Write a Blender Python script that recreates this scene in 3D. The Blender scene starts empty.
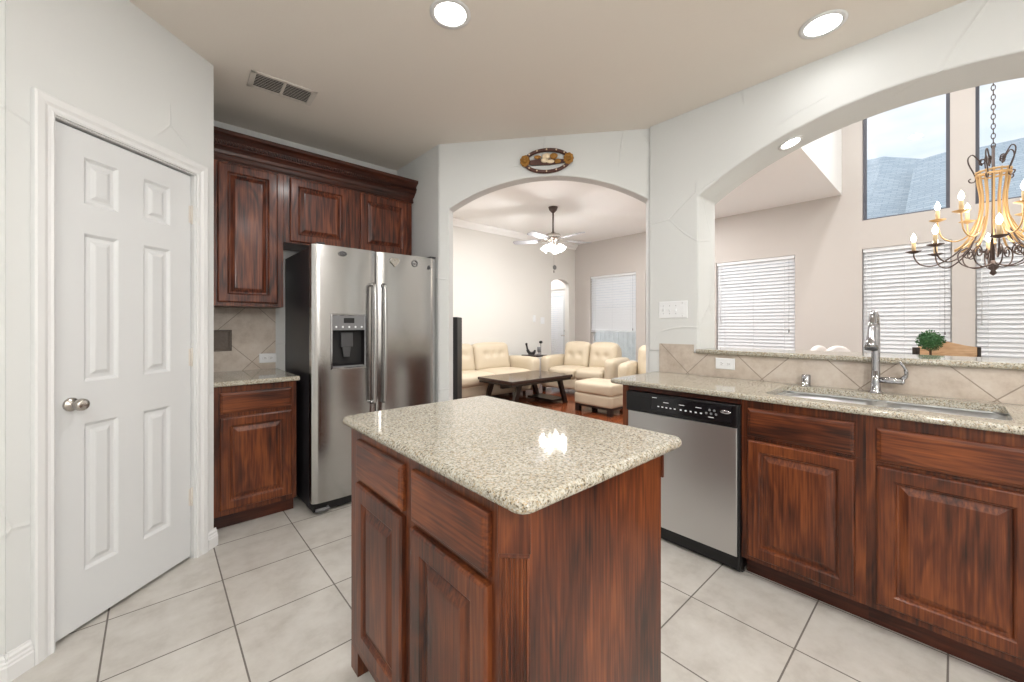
import bpy, bmesh, math, random
from mathutils import Vector, Matrix
from math import sin, cos
random.seed(7)
SC = bpy.context.scene
COL = SC.collection
PI = math.pi

# ------------------------------------------------------------------ camera
YAW = 0.7328
cam_d = bpy.data.cameras.new('camera')
cam = bpy.data.objects.new('camera', cam_d); COL.objects.link(cam)
cam.location = (0, 0, 1.25); cam.rotation_euler = (PI/2, 0, -YAW)
cam_d.sensor_width = 36; cam_d.lens = 36*398/1024
cam_d.shift_y = -0.0154; cam_d.clip_start = 0.02; cam_d.clip_end = 200
SC.camera = cam
SC.view_settings.view_transform = 'Standard'
SC.view_settings.look = 'None'
SC.view_settings.gamma = 1.0
SC.view_settings.use_curve_mapping = False
SC.view_settings.exposure = 0.55

# ------------------------------------------------------------------ world
W = bpy.data.worlds.new('sky'); SC.world = W; W.use_nodes = True
nt = W.node_tree; nt.nodes.clear()
def N(nt, t, **k):
    n = nt.nodes.new(t)
    for a, b in k.items():
        if a in n.inputs: n.inputs[a].default_value = b
        else: setattr(n, a, b)
    return n
tc = N(nt, 'ShaderNodeTexCoord'); mp = N(nt, 'ShaderNodeMapping'); mp.inputs['Scale'].default_value = (1.6, 1.6, 5)
nz = N(nt, 'ShaderNodeTexNoise'); nz.inputs['Scale'].default_value = 2.2; nz.inputs['Detail'].default_value = 6
cr = N(nt, 'ShaderNodeValToRGB'); cr.color_ramp.elements[0].position = .38; cr.color_ramp.elements[1].position = .6
cr.color_ramp.elements[0].color = (.66, .80, .96, 1); cr.color_ramp.elements[1].color = (.95, .97, 1, 1)
bg = N(nt, 'ShaderNodeBackground'); bg.inputs['Strength'].default_value = .80
out = N(nt, 'ShaderNodeOutputWorld')
nt.links.new(tc.outputs['Generated'], mp.inputs['Vector']); nt.links.new(mp.outputs[0], nz.inputs['Vector'])
nt.links.new(nz.outputs['Fac'], cr.inputs[0]); nt.links.new(cr.outputs[0], bg.inputs['Color']); nt.links.new(bg.outputs[0], out.inputs[0])

# ------------------------------------------------------------------ lamps (each sits in its fixture; unseen fills are added)
K = 1.0
def lamp(name, kind, loc, power, color=(1, .985, .97), size=.15, rot=(0, 0, 0)):
    d = bpy.data.lights.new(name, kind); d.energy = power*K; d.color = color
    if kind == 'AREA': d.shape = 'DISK'; d.size = size
    else: d.shadow_soft_size = size
    o = bpy.data.objects.new(name, d); COL.objects.link(o); o.location = loc; o.rotation_euler = rot
    return o
ZC = 2.72     # kitchen ceiling
ZL = 3.12     # living room ceiling
ZN = 4.9      # nook ceiling
CANS = [(1.04, 1.59), (2.43, .43), (1.0, -.6), (-.7, .5), (-.7, -.9), (1.4, -1.5)]  # first two are visible fixtures; the rest are unseen fill lights added
for (x, y), pw in zip(CANS, (9, .9, 10, 10, 10, 7)):
    lamp('downlight', 'AREA', (x, y, ZC-.012), pw, size=.15)
lamp('kitchen_fill', 'POINT', (.1, -1.3, 2.02), 54, size=.15)  # added unseen fill for even light on kitchen walls and ceiling
lamp('hall_fill', 'AREA', (6.6, 6.75, ZL-.012), 26, size=.15)  # added unseen light that brightens the hall and its glass door
sun = bpy.data.lights.new('sun', 'SUN'); sun.energy = 1.3; sun.angle = .1; sun.color = (1, .97, .92)
so = bpy.data.objects.new('sun', sun); COL.objects.link(so); so.rotation_euler = (0, math.radians(-22), math.radians(8)); so.location = (0, 0, 12)
lamp('arch_downlight', 'AREA', (2.88, .64, 2.29), 1.2, size=.09)
LIVING_FILLS = [(3.0, 4.4), (3.2, 3.4), (5.2, 2.2), (6.2, 3.1), (1.8, 4.6)]  # unseen lights added out of view to brighten the living room
for x, y in LIVING_FILLS: lamp('living_fill', 'AREA', (x, y, ZL-.012), 17, size=.15)
NOOK_FILLS = [(4.0, -1.2), (4.0, .5), (5.8, -1.2), (5.8, .5)]  # unseen lights added overhead to brighten the nook and spill through the arch
for x, y in NOOK_FILLS: lamp('nook_fill', 'AREA', (x, y, ZN-.012), 17, size=.18)

# ------------------------------------------------------------------ materials
def srgb(r, g, b):
    f = lambda c: (c/255/12.92 if c/255 <= .04045 else ((c/255+.055)/1.055)**2.4)
    return (f(r), f(g), f(b), 1)
def newmat(name):
    m = bpy.data.materials.new(name); m.use_nodes = True
    return m, m.node_tree, m.node_tree.nodes['Principled BSDF']
def simple(name, col, rough=.5, metal=0, bump=0, bscale=60, spec=.5, coat=0, var=0.0):
    m, t, p = newmat(name)
    p.inputs['Base Color'].default_value = col; p.inputs['Roughness'].default_value = rough
    p.inputs['Metallic'].default_value = metal; p.inputs['Specular IOR Level'].default_value = spec
    p.inputs['Coat Weight'].default_value = coat
    tcn = N(t, 'ShaderNodeTexCoord'); n = N(t, 'ShaderNodeTexNoise'); n.inputs['Scale'].default_value = bscale; n.inputs['Detail'].default_value = 3
    t.links.new(tcn.outputs['Object'], n.inputs['Vector'])
    if var > 0:
        r = N(t, 'ShaderNodeMix', data_type='RGBA')
        r.inputs[6].default_value = tuple(c*(1-var) for c in col[:3])+(1,); r.inputs[7].default_value = tuple(min(1, c*(1+var)) for c in col[:3])+(1,)
        t.links.new(n.outputs['Fac'], r.inputs[0]); t.links.new(r.outputs[2], p.inputs['Base Color'])
    if bump > 0:
        b = N(t, 'ShaderNodeBump'); b.inputs['Strength'].default_value = bump; b.inputs['Distance'].default_value = .003
        t.links.new(n.outputs['Fac'], b.inputs['Height']); t.links.new(b.outputs[0], p.inputs['Normal'])
    return m
def emis(name, col, s):
    m, t, p = newmat(name); p.inputs['Base Color'].default_value = col
    p.inputs['Emission Color'].default_value = col; p.inputs['Emission Strength'].default_value = s
    return m
def ramp(t, src, stops):
    r = N(t, 'ShaderNodeValToRGB'); e = r.color_ramp.elements
    while len(e) < len(stops): e.new(.5)
    for i, (p_, c_) in enumerate(stops): e[i].position = p_; e[i].color = c_
    t.links.new(src, r.inputs[0]); return r.outputs[0]

def plaster(name, col, strength=.5):
    m, t, p = newmat(name)
    p.inputs['Roughness'].default_value = .75; p.inputs['Specular IOR Level'].default_value = .25
    p.inputs['Base Color'].default_value = col
    tcn = N(t, 'ShaderNodeTexCoord')
    d = N(t, 'ShaderNodeTexNoise'); d.inputs['Scale'].default_value = 1.1; d.inputs['Detail'].default_value = 1
    mx = N(t, 'ShaderNodeMix', data_type='RGBA'); mx.inputs[0].default_value = .22
    t.links.new(tcn.outputs['Object'], d.inputs['Vector']); t.links.new(tcn.outputs['Object'], mx.inputs[6]); t.links.new(d.outputs['Color'], mx.inputs[7])
    v = N(t, 'ShaderNodeTexVoronoi'); v.feature = 'DISTANCE_TO_EDGE'; v.inputs['Scale'].default_value = 2.6
    t.links.new(mx.outputs[2], v.inputs['Vector'])
    line = ramp(t, v.outputs['Distance'], [(0, (1, 1, 1, 1)), (.013, (0, 0, 0, 1))])
    mk = N(t, 'ShaderNodeTexNoise'); mk.inputs['Scale'].default_value = 2.1; mk.inputs['Detail'].default_value = 0
    t.links.new(tcn.outputs['Object'], mk.inputs['Vector'])
    mask = ramp(t, mk.outputs['Fac'], [(.5, (0, 0, 0, 1)), (.56, (1, 1, 1, 1))])
    mul = N(t, 'ShaderNodeMath', operation='MULTIPLY'); t.links.new(line, mul.inputs[0]); t.links.new(mask, mul.inputs[1])
    fn = N(t, 'ShaderNodeTexNoise'); fn.inputs['Scale'].default_value = 9; fn.inputs['Detail'].default_value = 3
    t.links.new(tcn.outputs['Object'], fn.inputs['Vector'])
    ad = N(t, 'ShaderNodeMath', operation='MULTIPLY_ADD'); ad.inputs[1].default_value = .25
    t.links.new(fn.outputs['Fac'], ad.inputs[0]); t.links.new(mul.outputs[0], ad.inputs[2])
    b = N(t, 'ShaderNodeBump'); b.inputs['Strength'].default_value = strength; b.inputs['Distance'].default_value = .006
    t.links.new(ad.outputs[0], b.inputs['Height']); t.links.new(b.outputs[0], p.inputs['Normal'])
    return m

def wood(name, axis, dark, mid, light, rough=.38, gs=1.0, coat=.15, fig=.08, blotch=.52, pore=.45):
    """stained oak/cherry; grain runs along axis (0 x, 1 y, 2 z)"""
    m, t, p = newmat(name)
    tcn = N(t, 'ShaderNodeTexCoord')
    info = N(t, 'ShaderNodeObjectInfo')
    off = N(t, 'ShaderNodeVectorMath', operation='MULTIPLY_ADD')
    cmb = N(t, 'ShaderNodeCombineXYZ')
    for i in range(3): t.links.new(info.outputs['Random'], cmb.inputs[i])
    off.inputs[1].default_value = (7, 7, 7)
    t.links.new(cmb.outputs[0], off.inputs[0]); t.links.new(tcn.outputs['Object'], off.inputs[2])
    def mapped(a, b):
        q = N(t, 'ShaderNodeMapping'); s = [b, b, b]; s[axis] = a; q.inputs['Scale'].default_value = s
        t.links.new(off.outputs[0], q.inputs['Vector']); return q.outputs[0]
    # cathedral figure
    n1 = N(t, 'ShaderNodeTexNoise'); n1.inputs['Scale'].default_value = 1.0*gs; n1.inputs['Detail'].default_value = 2; n1.inputs['Distortion'].default_value = .35
    t.links.new(mapped(1.5, 9), n1.inputs['Vector'])
    mlt = N(t, 'ShaderNodeMath', operation='MULTIPLY'); mlt.inputs[1].default_value = 16; t.links.new(n1.outputs['Fac'], mlt.inputs[0])
    sn = N(t, 'ShaderNodeMath', operation='PINGPONG'); sn.inputs[1].default_value = 1; t.links.new(mlt.outputs[0], sn.inputs[0])
    # fine pores
    n2 = N(t, 'ShaderNodeTexNoise'); n2.inputs['Scale'].default_value = 1; n2.inputs['Detail'].default_value = 4
    t.links.new(mapped(5, 130), n2.inputs['Vector'])
    # blotches of stain
    n3 = N(t, 'ShaderNodeTexNoise'); n3.inputs['Scale'].default_value = 1; n3.inputs['Detail'].default_value = 2
    t.links.new(mapped(2.2, 4.5), n3.inputs['Vector'])
    a1 = N(t, 'ShaderNodeMath', operation='MULTIPLY'); a1.inputs[1].default_value = fig; t.links.new(sn.outputs[0], a1.inputs[0])
    a2 = N(t, 'ShaderNodeMath', operation='MULTIPLY_ADD'); a2.inputs[1].default_value = pore; t.links.new(n2.outputs['Fac'], a2.inputs[0]); t.links.new(a1.outputs[0], a2.inputs[2])
    a3 = N(t, 'ShaderNodeMath', operation='MULTIPLY_ADD'); a3.inputs[1].default_value = blotch; t.links.new(n3.outputs['Fac'], a3.inputs[0]); t.links.new(a2.outputs[0], a3.inputs[2])
    c = ramp(t, a3.outputs[0], [(.5*(fig+blotch+pore)-.16, dark), (.5*(fig+blotch+pore)+.005, mid), (.5*(fig+blotch+pore)+.19, light)])
    t.links.new(c, p.inputs['Base Color'])
    p.inputs['Roughness'].default_value = rough; p.inputs['Specular IOR Level'].default_value = .35; p.inputs['Coat Weight'].default_value = coat; p.inputs['Coat Roughness'].default_value = .15
    b = N(t, 'ShaderNodeBump'); b.inputs['Strength'].default_value = .18; b.inputs['Distance'].default_value = .002
    t.links.new(a2.outputs[0], b.inputs['Height']); t.links.new(b.outputs[0], p.inputs['Normal'])
    return m

def granite(name):
    m, t, p = newmat(name)
    tcn = N(t, 'ShaderNodeTexCoord')
    v = N(t, 'ShaderNodeTexVoronoi'); v.inputs['Scale'].default_value = 290; v.inputs['Randomness'].default_value = 1
    n = N(t, 'ShaderNodeTexNoise'); n.inputs['Scale'].default_value = 125; n.inputs['Detail'].default_value = 5; n.inputs['Roughness'].default_value = .75
    n2 = N(t, 'ShaderNodeTexNoise'); n2.inputs['Scale'].default_value = 9; n2.inputs['Detail'].default_value = 3
    for q in (v, n, n2): t.links.new(tcn.outputs['Object'], q.inputs['Vector'])
    base = ramp(t, n.outputs['Fac'], [(.34, srgb(48, 40, 30)), (.42, srgb(112, 98, 74)), (.5, srgb(168, 163, 148)), (.60, srgb(196, 194, 184)), (.69, srgb(170, 134, 74))])
    sp = N(t, 'ShaderNodeSeparateColor'); t.links.new(v.outputs['Color'], sp.inputs[0])
    spk = ramp(t, sp.outputs[0], [(0, srgb(44, 38, 32)), (.13, srgb(70, 58, 44)), (.16, srgb(160, 155, 138)), (.7, srgb(196, 195, 186)), (.88, srgb(172, 138, 84)), (1, srgb(212, 210, 202))])
    mx = N(t, 'ShaderNodeMix', data_type='RGBA'); mx.inputs[0].default_value = .45
    t.links.new(base, mx.inputs[6]); t.links.new(spk, mx.inputs[7])
    t.links.new(mx.outputs[2], p.inputs['Base Color'])
    p.inputs['Roughness'].default_value = .05; p.inputs['Specular IOR Level'].default_value = .55
    return m

def tile_floor(name):
    m, t, p = newmat(name)
    tcn = N(t, 'ShaderNodeTexCoord'); mp_ = N(t, 'ShaderNodeMapping'); mp_.inputs['Location'].default_value = (.146625, -2.796375+8*.39725, 0)
    t.links.new(tcn.outputs['Object'], mp_.inputs['Vector'])
    b = N(t, 'ShaderNodeTexBrick'); b.offset = 0; b.squash = 1
    b.inputs['Scale'].default_value = 1; b.inputs['Brick Width'].default_value = .39725; b.inputs['Row Height'].default_value = .39725
    b.inputs['Mortar Size'].default_value = .0032; b.inputs['Mortar Smooth'].default_value = .15; b.inputs['Bias'].default_value = 0
    b.inputs['Color1'].default_value = (1, 1, 1, 1); b.inputs['Color2'].default_value = (.93, .93, .93, 1); b.inputs['Mortar'].default_value = (0, 0, 0, 1)
    t.links.new(mp_.outputs[0], b.inputs['Vector'])
    n = N(t, 'ShaderNodeTexNoise'); n.inputs['Scale'].default_value = 7; n.inputs['Detail'].default_value = 6; n.inputs['Roughness'].default_value = .65
    t.links.new(tcn.outputs['Object'], n.inputs['Vector'])
    c = ramp(t, n.outputs['Fac'], [(.3, srgb(180, 175, 167)), (.5, srgb(196, 192, 185)), (.72, srgb(206, 203, 197))])
    mul = N(t, 'ShaderNodeMix', data_type='RGBA'); mul.blend_type = 'MULTIPLY'; mul.inputs[0].default_value = 1
    t.links.new(c, mul.inputs[6]); t.links.new(b.outputs['Color'], mul.inputs[7])
    mx = N(t, 'ShaderNodeMix', data_type='RGBA'); mx.inputs[7].default_value = srgb(112, 106, 100)
    t.links.new(b.outputs['Fac'], mx.inputs[0]); t.links.new(mul.outputs[2], mx.inputs[6])
    t.links.new(mx.outputs[2], p.inputs['Base Color'])
    r = N(t, 'ShaderNodeMapRange'); r.inputs['To Min'].default_value = .28; r.inputs['To Max'].default_value = .8
    t.links.new(b.outputs['Fac'], r.inputs['Value']); t.links.new(r.outputs[0], p.inputs['Roughness'])
    bp = N(t, 'ShaderNodeBump'); bp.inputs['Strength'].default_value = .5; bp.inputs['Distance'].default_value = .002; bp.invert = True
    t.links.new(b.outputs['Fac'], bp.inputs['Height']); t.links.new(bp.outputs[0], p.inputs['Normal'])
    return m

def splash(name, vertical_axis, y0, d=.4497, dy=0.0):
    """square tiles laid on the diagonal. vertical_axis: 0 -> horizontal coordinate is world x, 1 -> world y"""
    m, t, p = newmat(name)
    tcn = N(t, 'ShaderNodeTexCoord'); s = N(t, 'ShaderNodeSeparateXYZ'); t.links.new(tcn.outputs['Object'], s.inputs[0])
    c = N(t, 'ShaderNodeCombineXYZ'); t.links.new(s.outputs[vertical_axis], c.inputs[0]); t.links.new(s.outputs[2], c.inputs[1])
    su = N(t, 'ShaderNodeVectorMath', operation='SUBTRACT'); su.inputs[1].default_value = (y0, .925+dy, 0); t.links.new(c.outputs[0], su.inputs[0])
    rt = N(t, 'ShaderNodeVectorRotate'); rt.rotation_type = 'Z_AXIS'; rt.inputs['Angle'].default_value = PI/4; t.links.new(su.outputs[0], rt.inputs['Vector'])
    ad = N(t, 'ShaderNodeVectorMath', operation='ADD'); ts = d/math.sqrt(2); ad.inputs[1].default_value = (ts*20, ts*20, 0); t.links.new(rt.outputs[0], ad.inputs[0])
    b = N(t, 'ShaderNodeTexBrick'); b.offset = 0; b.inputs['Scale'].default_value = 1; b.inputs['Brick Width'].default_value = ts; b.inputs['Row Height'].default_value = ts
    b.inputs['Mortar Size'].default_value = .0025; b.inputs['Mortar Smooth'].default_value = .1
    b.inputs['Color1'].default_value = (1, 1, 1, 1); b.inputs['Color2'].default_value = (.92, .9, .88, 1)
    t.links.new(ad.outputs[0], b.inputs['Vector'])
    n = N(t, 'ShaderNodeTexNoise'); n.inputs['Scale'].default_value = 9; n.inputs['Detail'].default_value = 7; n.inputs['Roughness'].default_value = .7
    t.links.new(tcn.outputs['Object'], n.inputs['Vector'])
    cc = ramp(t, n.outputs['Fac'], [(.3, srgb(176, 162, 148)), (.52, srgb(198, 187, 175)), (.72, srgb(208, 200, 190))])
    mul = N(t, 'ShaderNodeMix', data_type='RGBA'); mul.blend_type = 'MULTIPLY'; mul.inputs[0].default_value = 1
    t.links.new(cc, mul.inputs[6]); t.links.new(b.outputs['Color'], mul.inputs[7])
    mx = N(t, 'ShaderNodeMix', data_type='RGBA'); mx.inputs[7].default_value = srgb(148, 135, 122)
    t.links.new(b.outputs['Fac'], mx.inputs[0]); t.links.new(mul.outputs[2], mx.inputs[6]); t.links.new(mx.outputs[2], p.inputs['Base Color'])
    p.inputs['Roughness'].default_value = .4
    bp = N(t, 'ShaderNodeBump'); bp.inputs['Strength'].default_value = .6; bp.inputs['Distance'].default_value = .002; bp.invert = True
    t.links.new(b.outputs['Fac'], bp.inputs['Height']); t.links.new(bp.outputs[0], p.inputs['Normal'])
    return m

def steel(name, axis=0, rough=.24, col=(.45, .445, .44, 1)):
    m, t, p = newmat(name)
    tcn = N(t, 'ShaderNodeTexCoord'); q = N(t, 'ShaderNodeMapping'); s = [400, 400, 400]; s[axis] = 2; q.inputs['Scale'].default_value = s
    t.links.new(tcn.outputs['Object'], q.inputs['Vector'])
    n = N(t, 'ShaderNodeTexNoise'); n.inputs['Scale'].default_value = 1; n.inputs['Detail'].default_value = 2; t.links.new(q.outputs[0], n.inputs['Vector'])
    r = N(t, 'ShaderNodeMapRange'); r.inputs['To Min'].default_value = rough-.05; r.inputs['To Max'].default_value = rough+.08
    t.links.new(n.outputs['Fac'], r.inputs['Value']); t.links.new(r.outputs[0], p.inputs['Roughness'])
    p.inputs['Metallic'].default_value = 1; p.inputs['Base Color'].default_value = col
    return m

def planks(name):
    m, t, p = newmat(name)
    tcn = N(t, 'ShaderNodeTexCoord')
    b = N(t, 'ShaderNodeTexBrick'); b.offset = .4; b.inputs['Scale'].default_value = 1; b.inputs['Brick Width'].default_value = 1.1; b.inputs['Row Height'].default_value = .125
    b.inputs['Mortar Size'].default_value = .0015
    b.inputs['Color1'].default_value = srgb(134, 72, 42); b.inputs['Color2'].default_value = srgb(104, 52, 30); b.inputs['Mortar'].default_value = srgb(40, 20, 10)
    t.links.new(tcn.outputs['Object'], b.inputs['Vector'])
    t.links.new(b.outputs['Color'], p.inputs['Base Color']); p.inputs['Roughness'].default_value = .16
    return m

def shingles(name):
    m, t, p = newmat(name)
    tcn = N(t, 'ShaderNodeTexCoord'); s = N(t, 'ShaderNodeSeparateXYZ'); t.links.new(tcn.outputs['Object'], s.inputs[0])
    c = N(t, 'ShaderNodeCombineXYZ'); t.links.new(s.outputs[1], c.inputs[0]); t.links.new(s.outputs[2], c.inputs[1])
    b = N(t, 'ShaderNodeTexBrick'); b.inputs['Scale'].default_value = 1; b.inputs['Brick Width'].default_value = .22; b.inputs['Row Height'].default_value = .07
    b.inputs['Mortar Size'].default_value = .008
    b.inputs['Color1'].default_value = srgb(146, 160, 172); b.inputs['Color2'].default_value = srgb(164, 177, 187); b.inputs['Mortar'].default_value = srgb(136, 150, 162)
    t.links.new(c.outputs[0], b.inputs['Vector']); t.links.new(b.outputs['Color'], p.inputs['Base Color']); p.inputs['Roughness'].default_value = .9
    return m

M = {}
M['wall'] = plaster('plaster_cool_white', srgb(214, 216, 215))
M['wall_rear'] = simple('paint_beige', srgb(200, 194, 189), .8, bump=.1, bscale=80)
M['wall_living'] = simple('paint_cream_white', srgb(224, 222, 217), .8, bump=.1, bscale=80)
M['ceiling'] = simple('ceiling_paint', srgb(226, 219, 210), .85, bump=.12, bscale=60)
M['ceiling_white'] = simple('ceiling_paint_white', srgb(248, 248, 247), .85, bump=.1, bscale=60)
M['trim'] = simple('white_gloss_paint', srgb(222, 223, 223), .35)
M['door'] = simple('white_door_paint', srgb(212, 214, 215), .42, bump=.05, bscale=200)
M['tile'] = tile_floor('floor_tile')
M['planks'] = planks('orange_wood_planks')
WD, WM, WL = srgb(36, 16, 10), srgb(90, 44, 23), srgb(134, 74, 38)
M['wood_v'] = wood('cherry_vertical', 2, WD, WM, WL)
M['oak_v'] = wood('dark_oak_vertical', 2, srgb(28, 12, 9), srgb(86, 41, 26), srgb(128, 70, 44), fig=.15, blotch=.26, pore=.66, gs=.8)
M['wood_h'] = wood('cherry_horizontal', 0, WD, WM, WL)
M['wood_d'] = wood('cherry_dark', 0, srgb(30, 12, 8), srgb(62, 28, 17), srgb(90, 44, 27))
M['granite'] = granite('speckled_granite')
M['splash_pen'] = splash('diagonal_tile_peninsula', 1, .775)
M['splash_left'] = splash('diagonal_tile_left', 0, .55, dy=.05)
M['steel'] = steel('brushed_steel', 0, .17)
M['steel_v'] = steel('brushed_steel_vertical', 2, .22)
M['steel_dw'] = steel('satin_steel', 2, .34, (.62, .62, .62, 1))
M['sinksteel'] = steel('sink_steel', 1, .35, (.78, .79, .80, 1))
M['chrome'] = simple('chrome', (.42, .42, .44, 1), .07, 1)
M['nickel'] = simple('satin_nickel', (.52, .49, .45, 1), .25, 1)
M['fridge_side'] = simple('dark_grey_enamel', srgb(52, 50, 54), .4)
M['black'] = simple('black_plastic', srgb(14, 14, 16), .28)
M['blackmat'] = simple('matte_black', srgb(18, 17, 18), .6)
M['grey_plastic'] = simple('grey_plastic', srgb(120, 120, 122), .4)
M['white_plastic'] = simple('white_plastic', srgb(232, 234, 236), .35)
M['grey_dark'] = simple('slot_grey', srgb(70, 70, 72), .5)
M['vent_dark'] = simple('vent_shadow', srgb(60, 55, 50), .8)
M['vent'] = simple('vent_enamel', srgb(214, 208, 200), .5)
M['bronze'] = simple('dark_bronze', srgb(92, 80, 76), .4, .7)
M['gold'] = simple('antique_gold', srgb(204, 168, 118), .38, .55)
M['candle'] = simple('ivory_candle', srgb(226, 200, 156), .6)
M['leather'] = simple('cream_leather', srgb(202, 188, 165), .45, bump=.25, bscale=120, var=.05)
M['espresso'] = simple('espresso_wood', srgb(34, 25, 22), .3, var=.15, bscale=20)
M['espresso_top'] = simple('espresso_top', srgb(60, 46, 42), .16, var=.15, bscale=20)
M['leaf'] = simple('boxwood_green', srgb(52, 96, 50), .6, var=.5, bscale=40)
M['bark'] = simple('bark', srgb(92, 66, 44), .8)
M['pot'] = simple('stone_pot', srgb(190, 184, 174), .7, bump=.3)
M['honey'] = wood('honey_oak', 0, srgb(150, 112, 80), srgb(196, 160, 124), srgb(216, 184, 150), rough=.4, coat=.1)
M['fabric_white'] = simple('white_upholstery', srgb(232, 226, 224), .8, bump=.3, bscale=200)
M['blade'] = simple('fan_blade_grey', srgb(150, 150, 154), .5)
M['shade_lit'] = emis('lit_glass_shade', (1, .98, .94, 1), 3.5)
M['bulb'] = emis('lit_bulb', (1, .93, .8, 1), 9)
M['lens'] = emis('lit_lens', (1, .98, .95, 1), 4)
M['roof'] = shingles('grey_blue_shingles')
M['brick'] = simple('house_wall', srgb(196, 184, 172), .9, var=.1, bscale=8)
M['lawn'] = simple('lawn', srgb(128, 140, 104), .95, var=.3, bscale=3)
M['fence'] = simple('weathered_fence', srgb(236, 236, 238), .9, var=.15, bscale=6)
M['leather_brown'] = simple('brown_strap', srgb(78, 44, 34), .5, var=.3, bscale=90)
M['ochre'] = simple('ochre_flower', srgb(150, 104, 34), .6, var=.4, bscale=90)
M['cream'] = simple('cream_enamel', srgb(226, 206, 176), .5)
M['rubber'] = simple('dark_gasket', srgb(28, 28, 30), .7)
M['accent'] = simple('dark_metal_tile', srgb(96, 86, 78), .45, .3, bump=.8, bscale=70, var=.3)
def glass_mat():
    m = bpy.data.materials.new('window_glass'); m.use_nodes = True; t = m.node_tree; t.nodes.clear()
    a = N(t, 'ShaderNodeBsdfTransparent'); b = N(t, 'ShaderNodeBsdfGlossy'); b.inputs['Roughness'].default_value = .02
    f = N(t, 'ShaderNodeFresnel'); f.inputs['IOR'].default_value = 1.45
    x = N(t, 'ShaderNodeMixShader'); o = N(t, 'ShaderNodeOutputMaterial')
    t.links.new(f.outputs[0], x.inputs[0]); t.links.new(a.outputs[0], x.inputs[1]); t.links.new(b.outputs[0], x.inputs[2]); t.links.new(x.outputs[0], o.inputs[0])
    return m
M['glass'] = glass_mat()
def blind_mat():
    m = bpy.data.materials.new('white_blind_slat'); m.use_nodes = True; t = m.node_tree; t.nodes.clear()
    a = N(t, 'ShaderNodeBsdfDiffuse'); a.inputs['Color'].default_value = (.92, .93, .95, 1)
    b = N(t, 'ShaderNodeBsdfTranslucent'); b.inputs['Color'].default_value = (.96, .97, .99, 1)
    x = N(t, 'ShaderNodeMixShader'); x.inputs[0].default_value = .3; o = N(t, 'ShaderNodeOutputMaterial')
    t.links.new(a.outputs[0], x.inputs[1]); t.links.new(b.outputs[0], x.inputs[2]); t.links.new(x.outputs[0], o.inputs[0])
    return m
M['blind'] = blind_mat()

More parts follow.
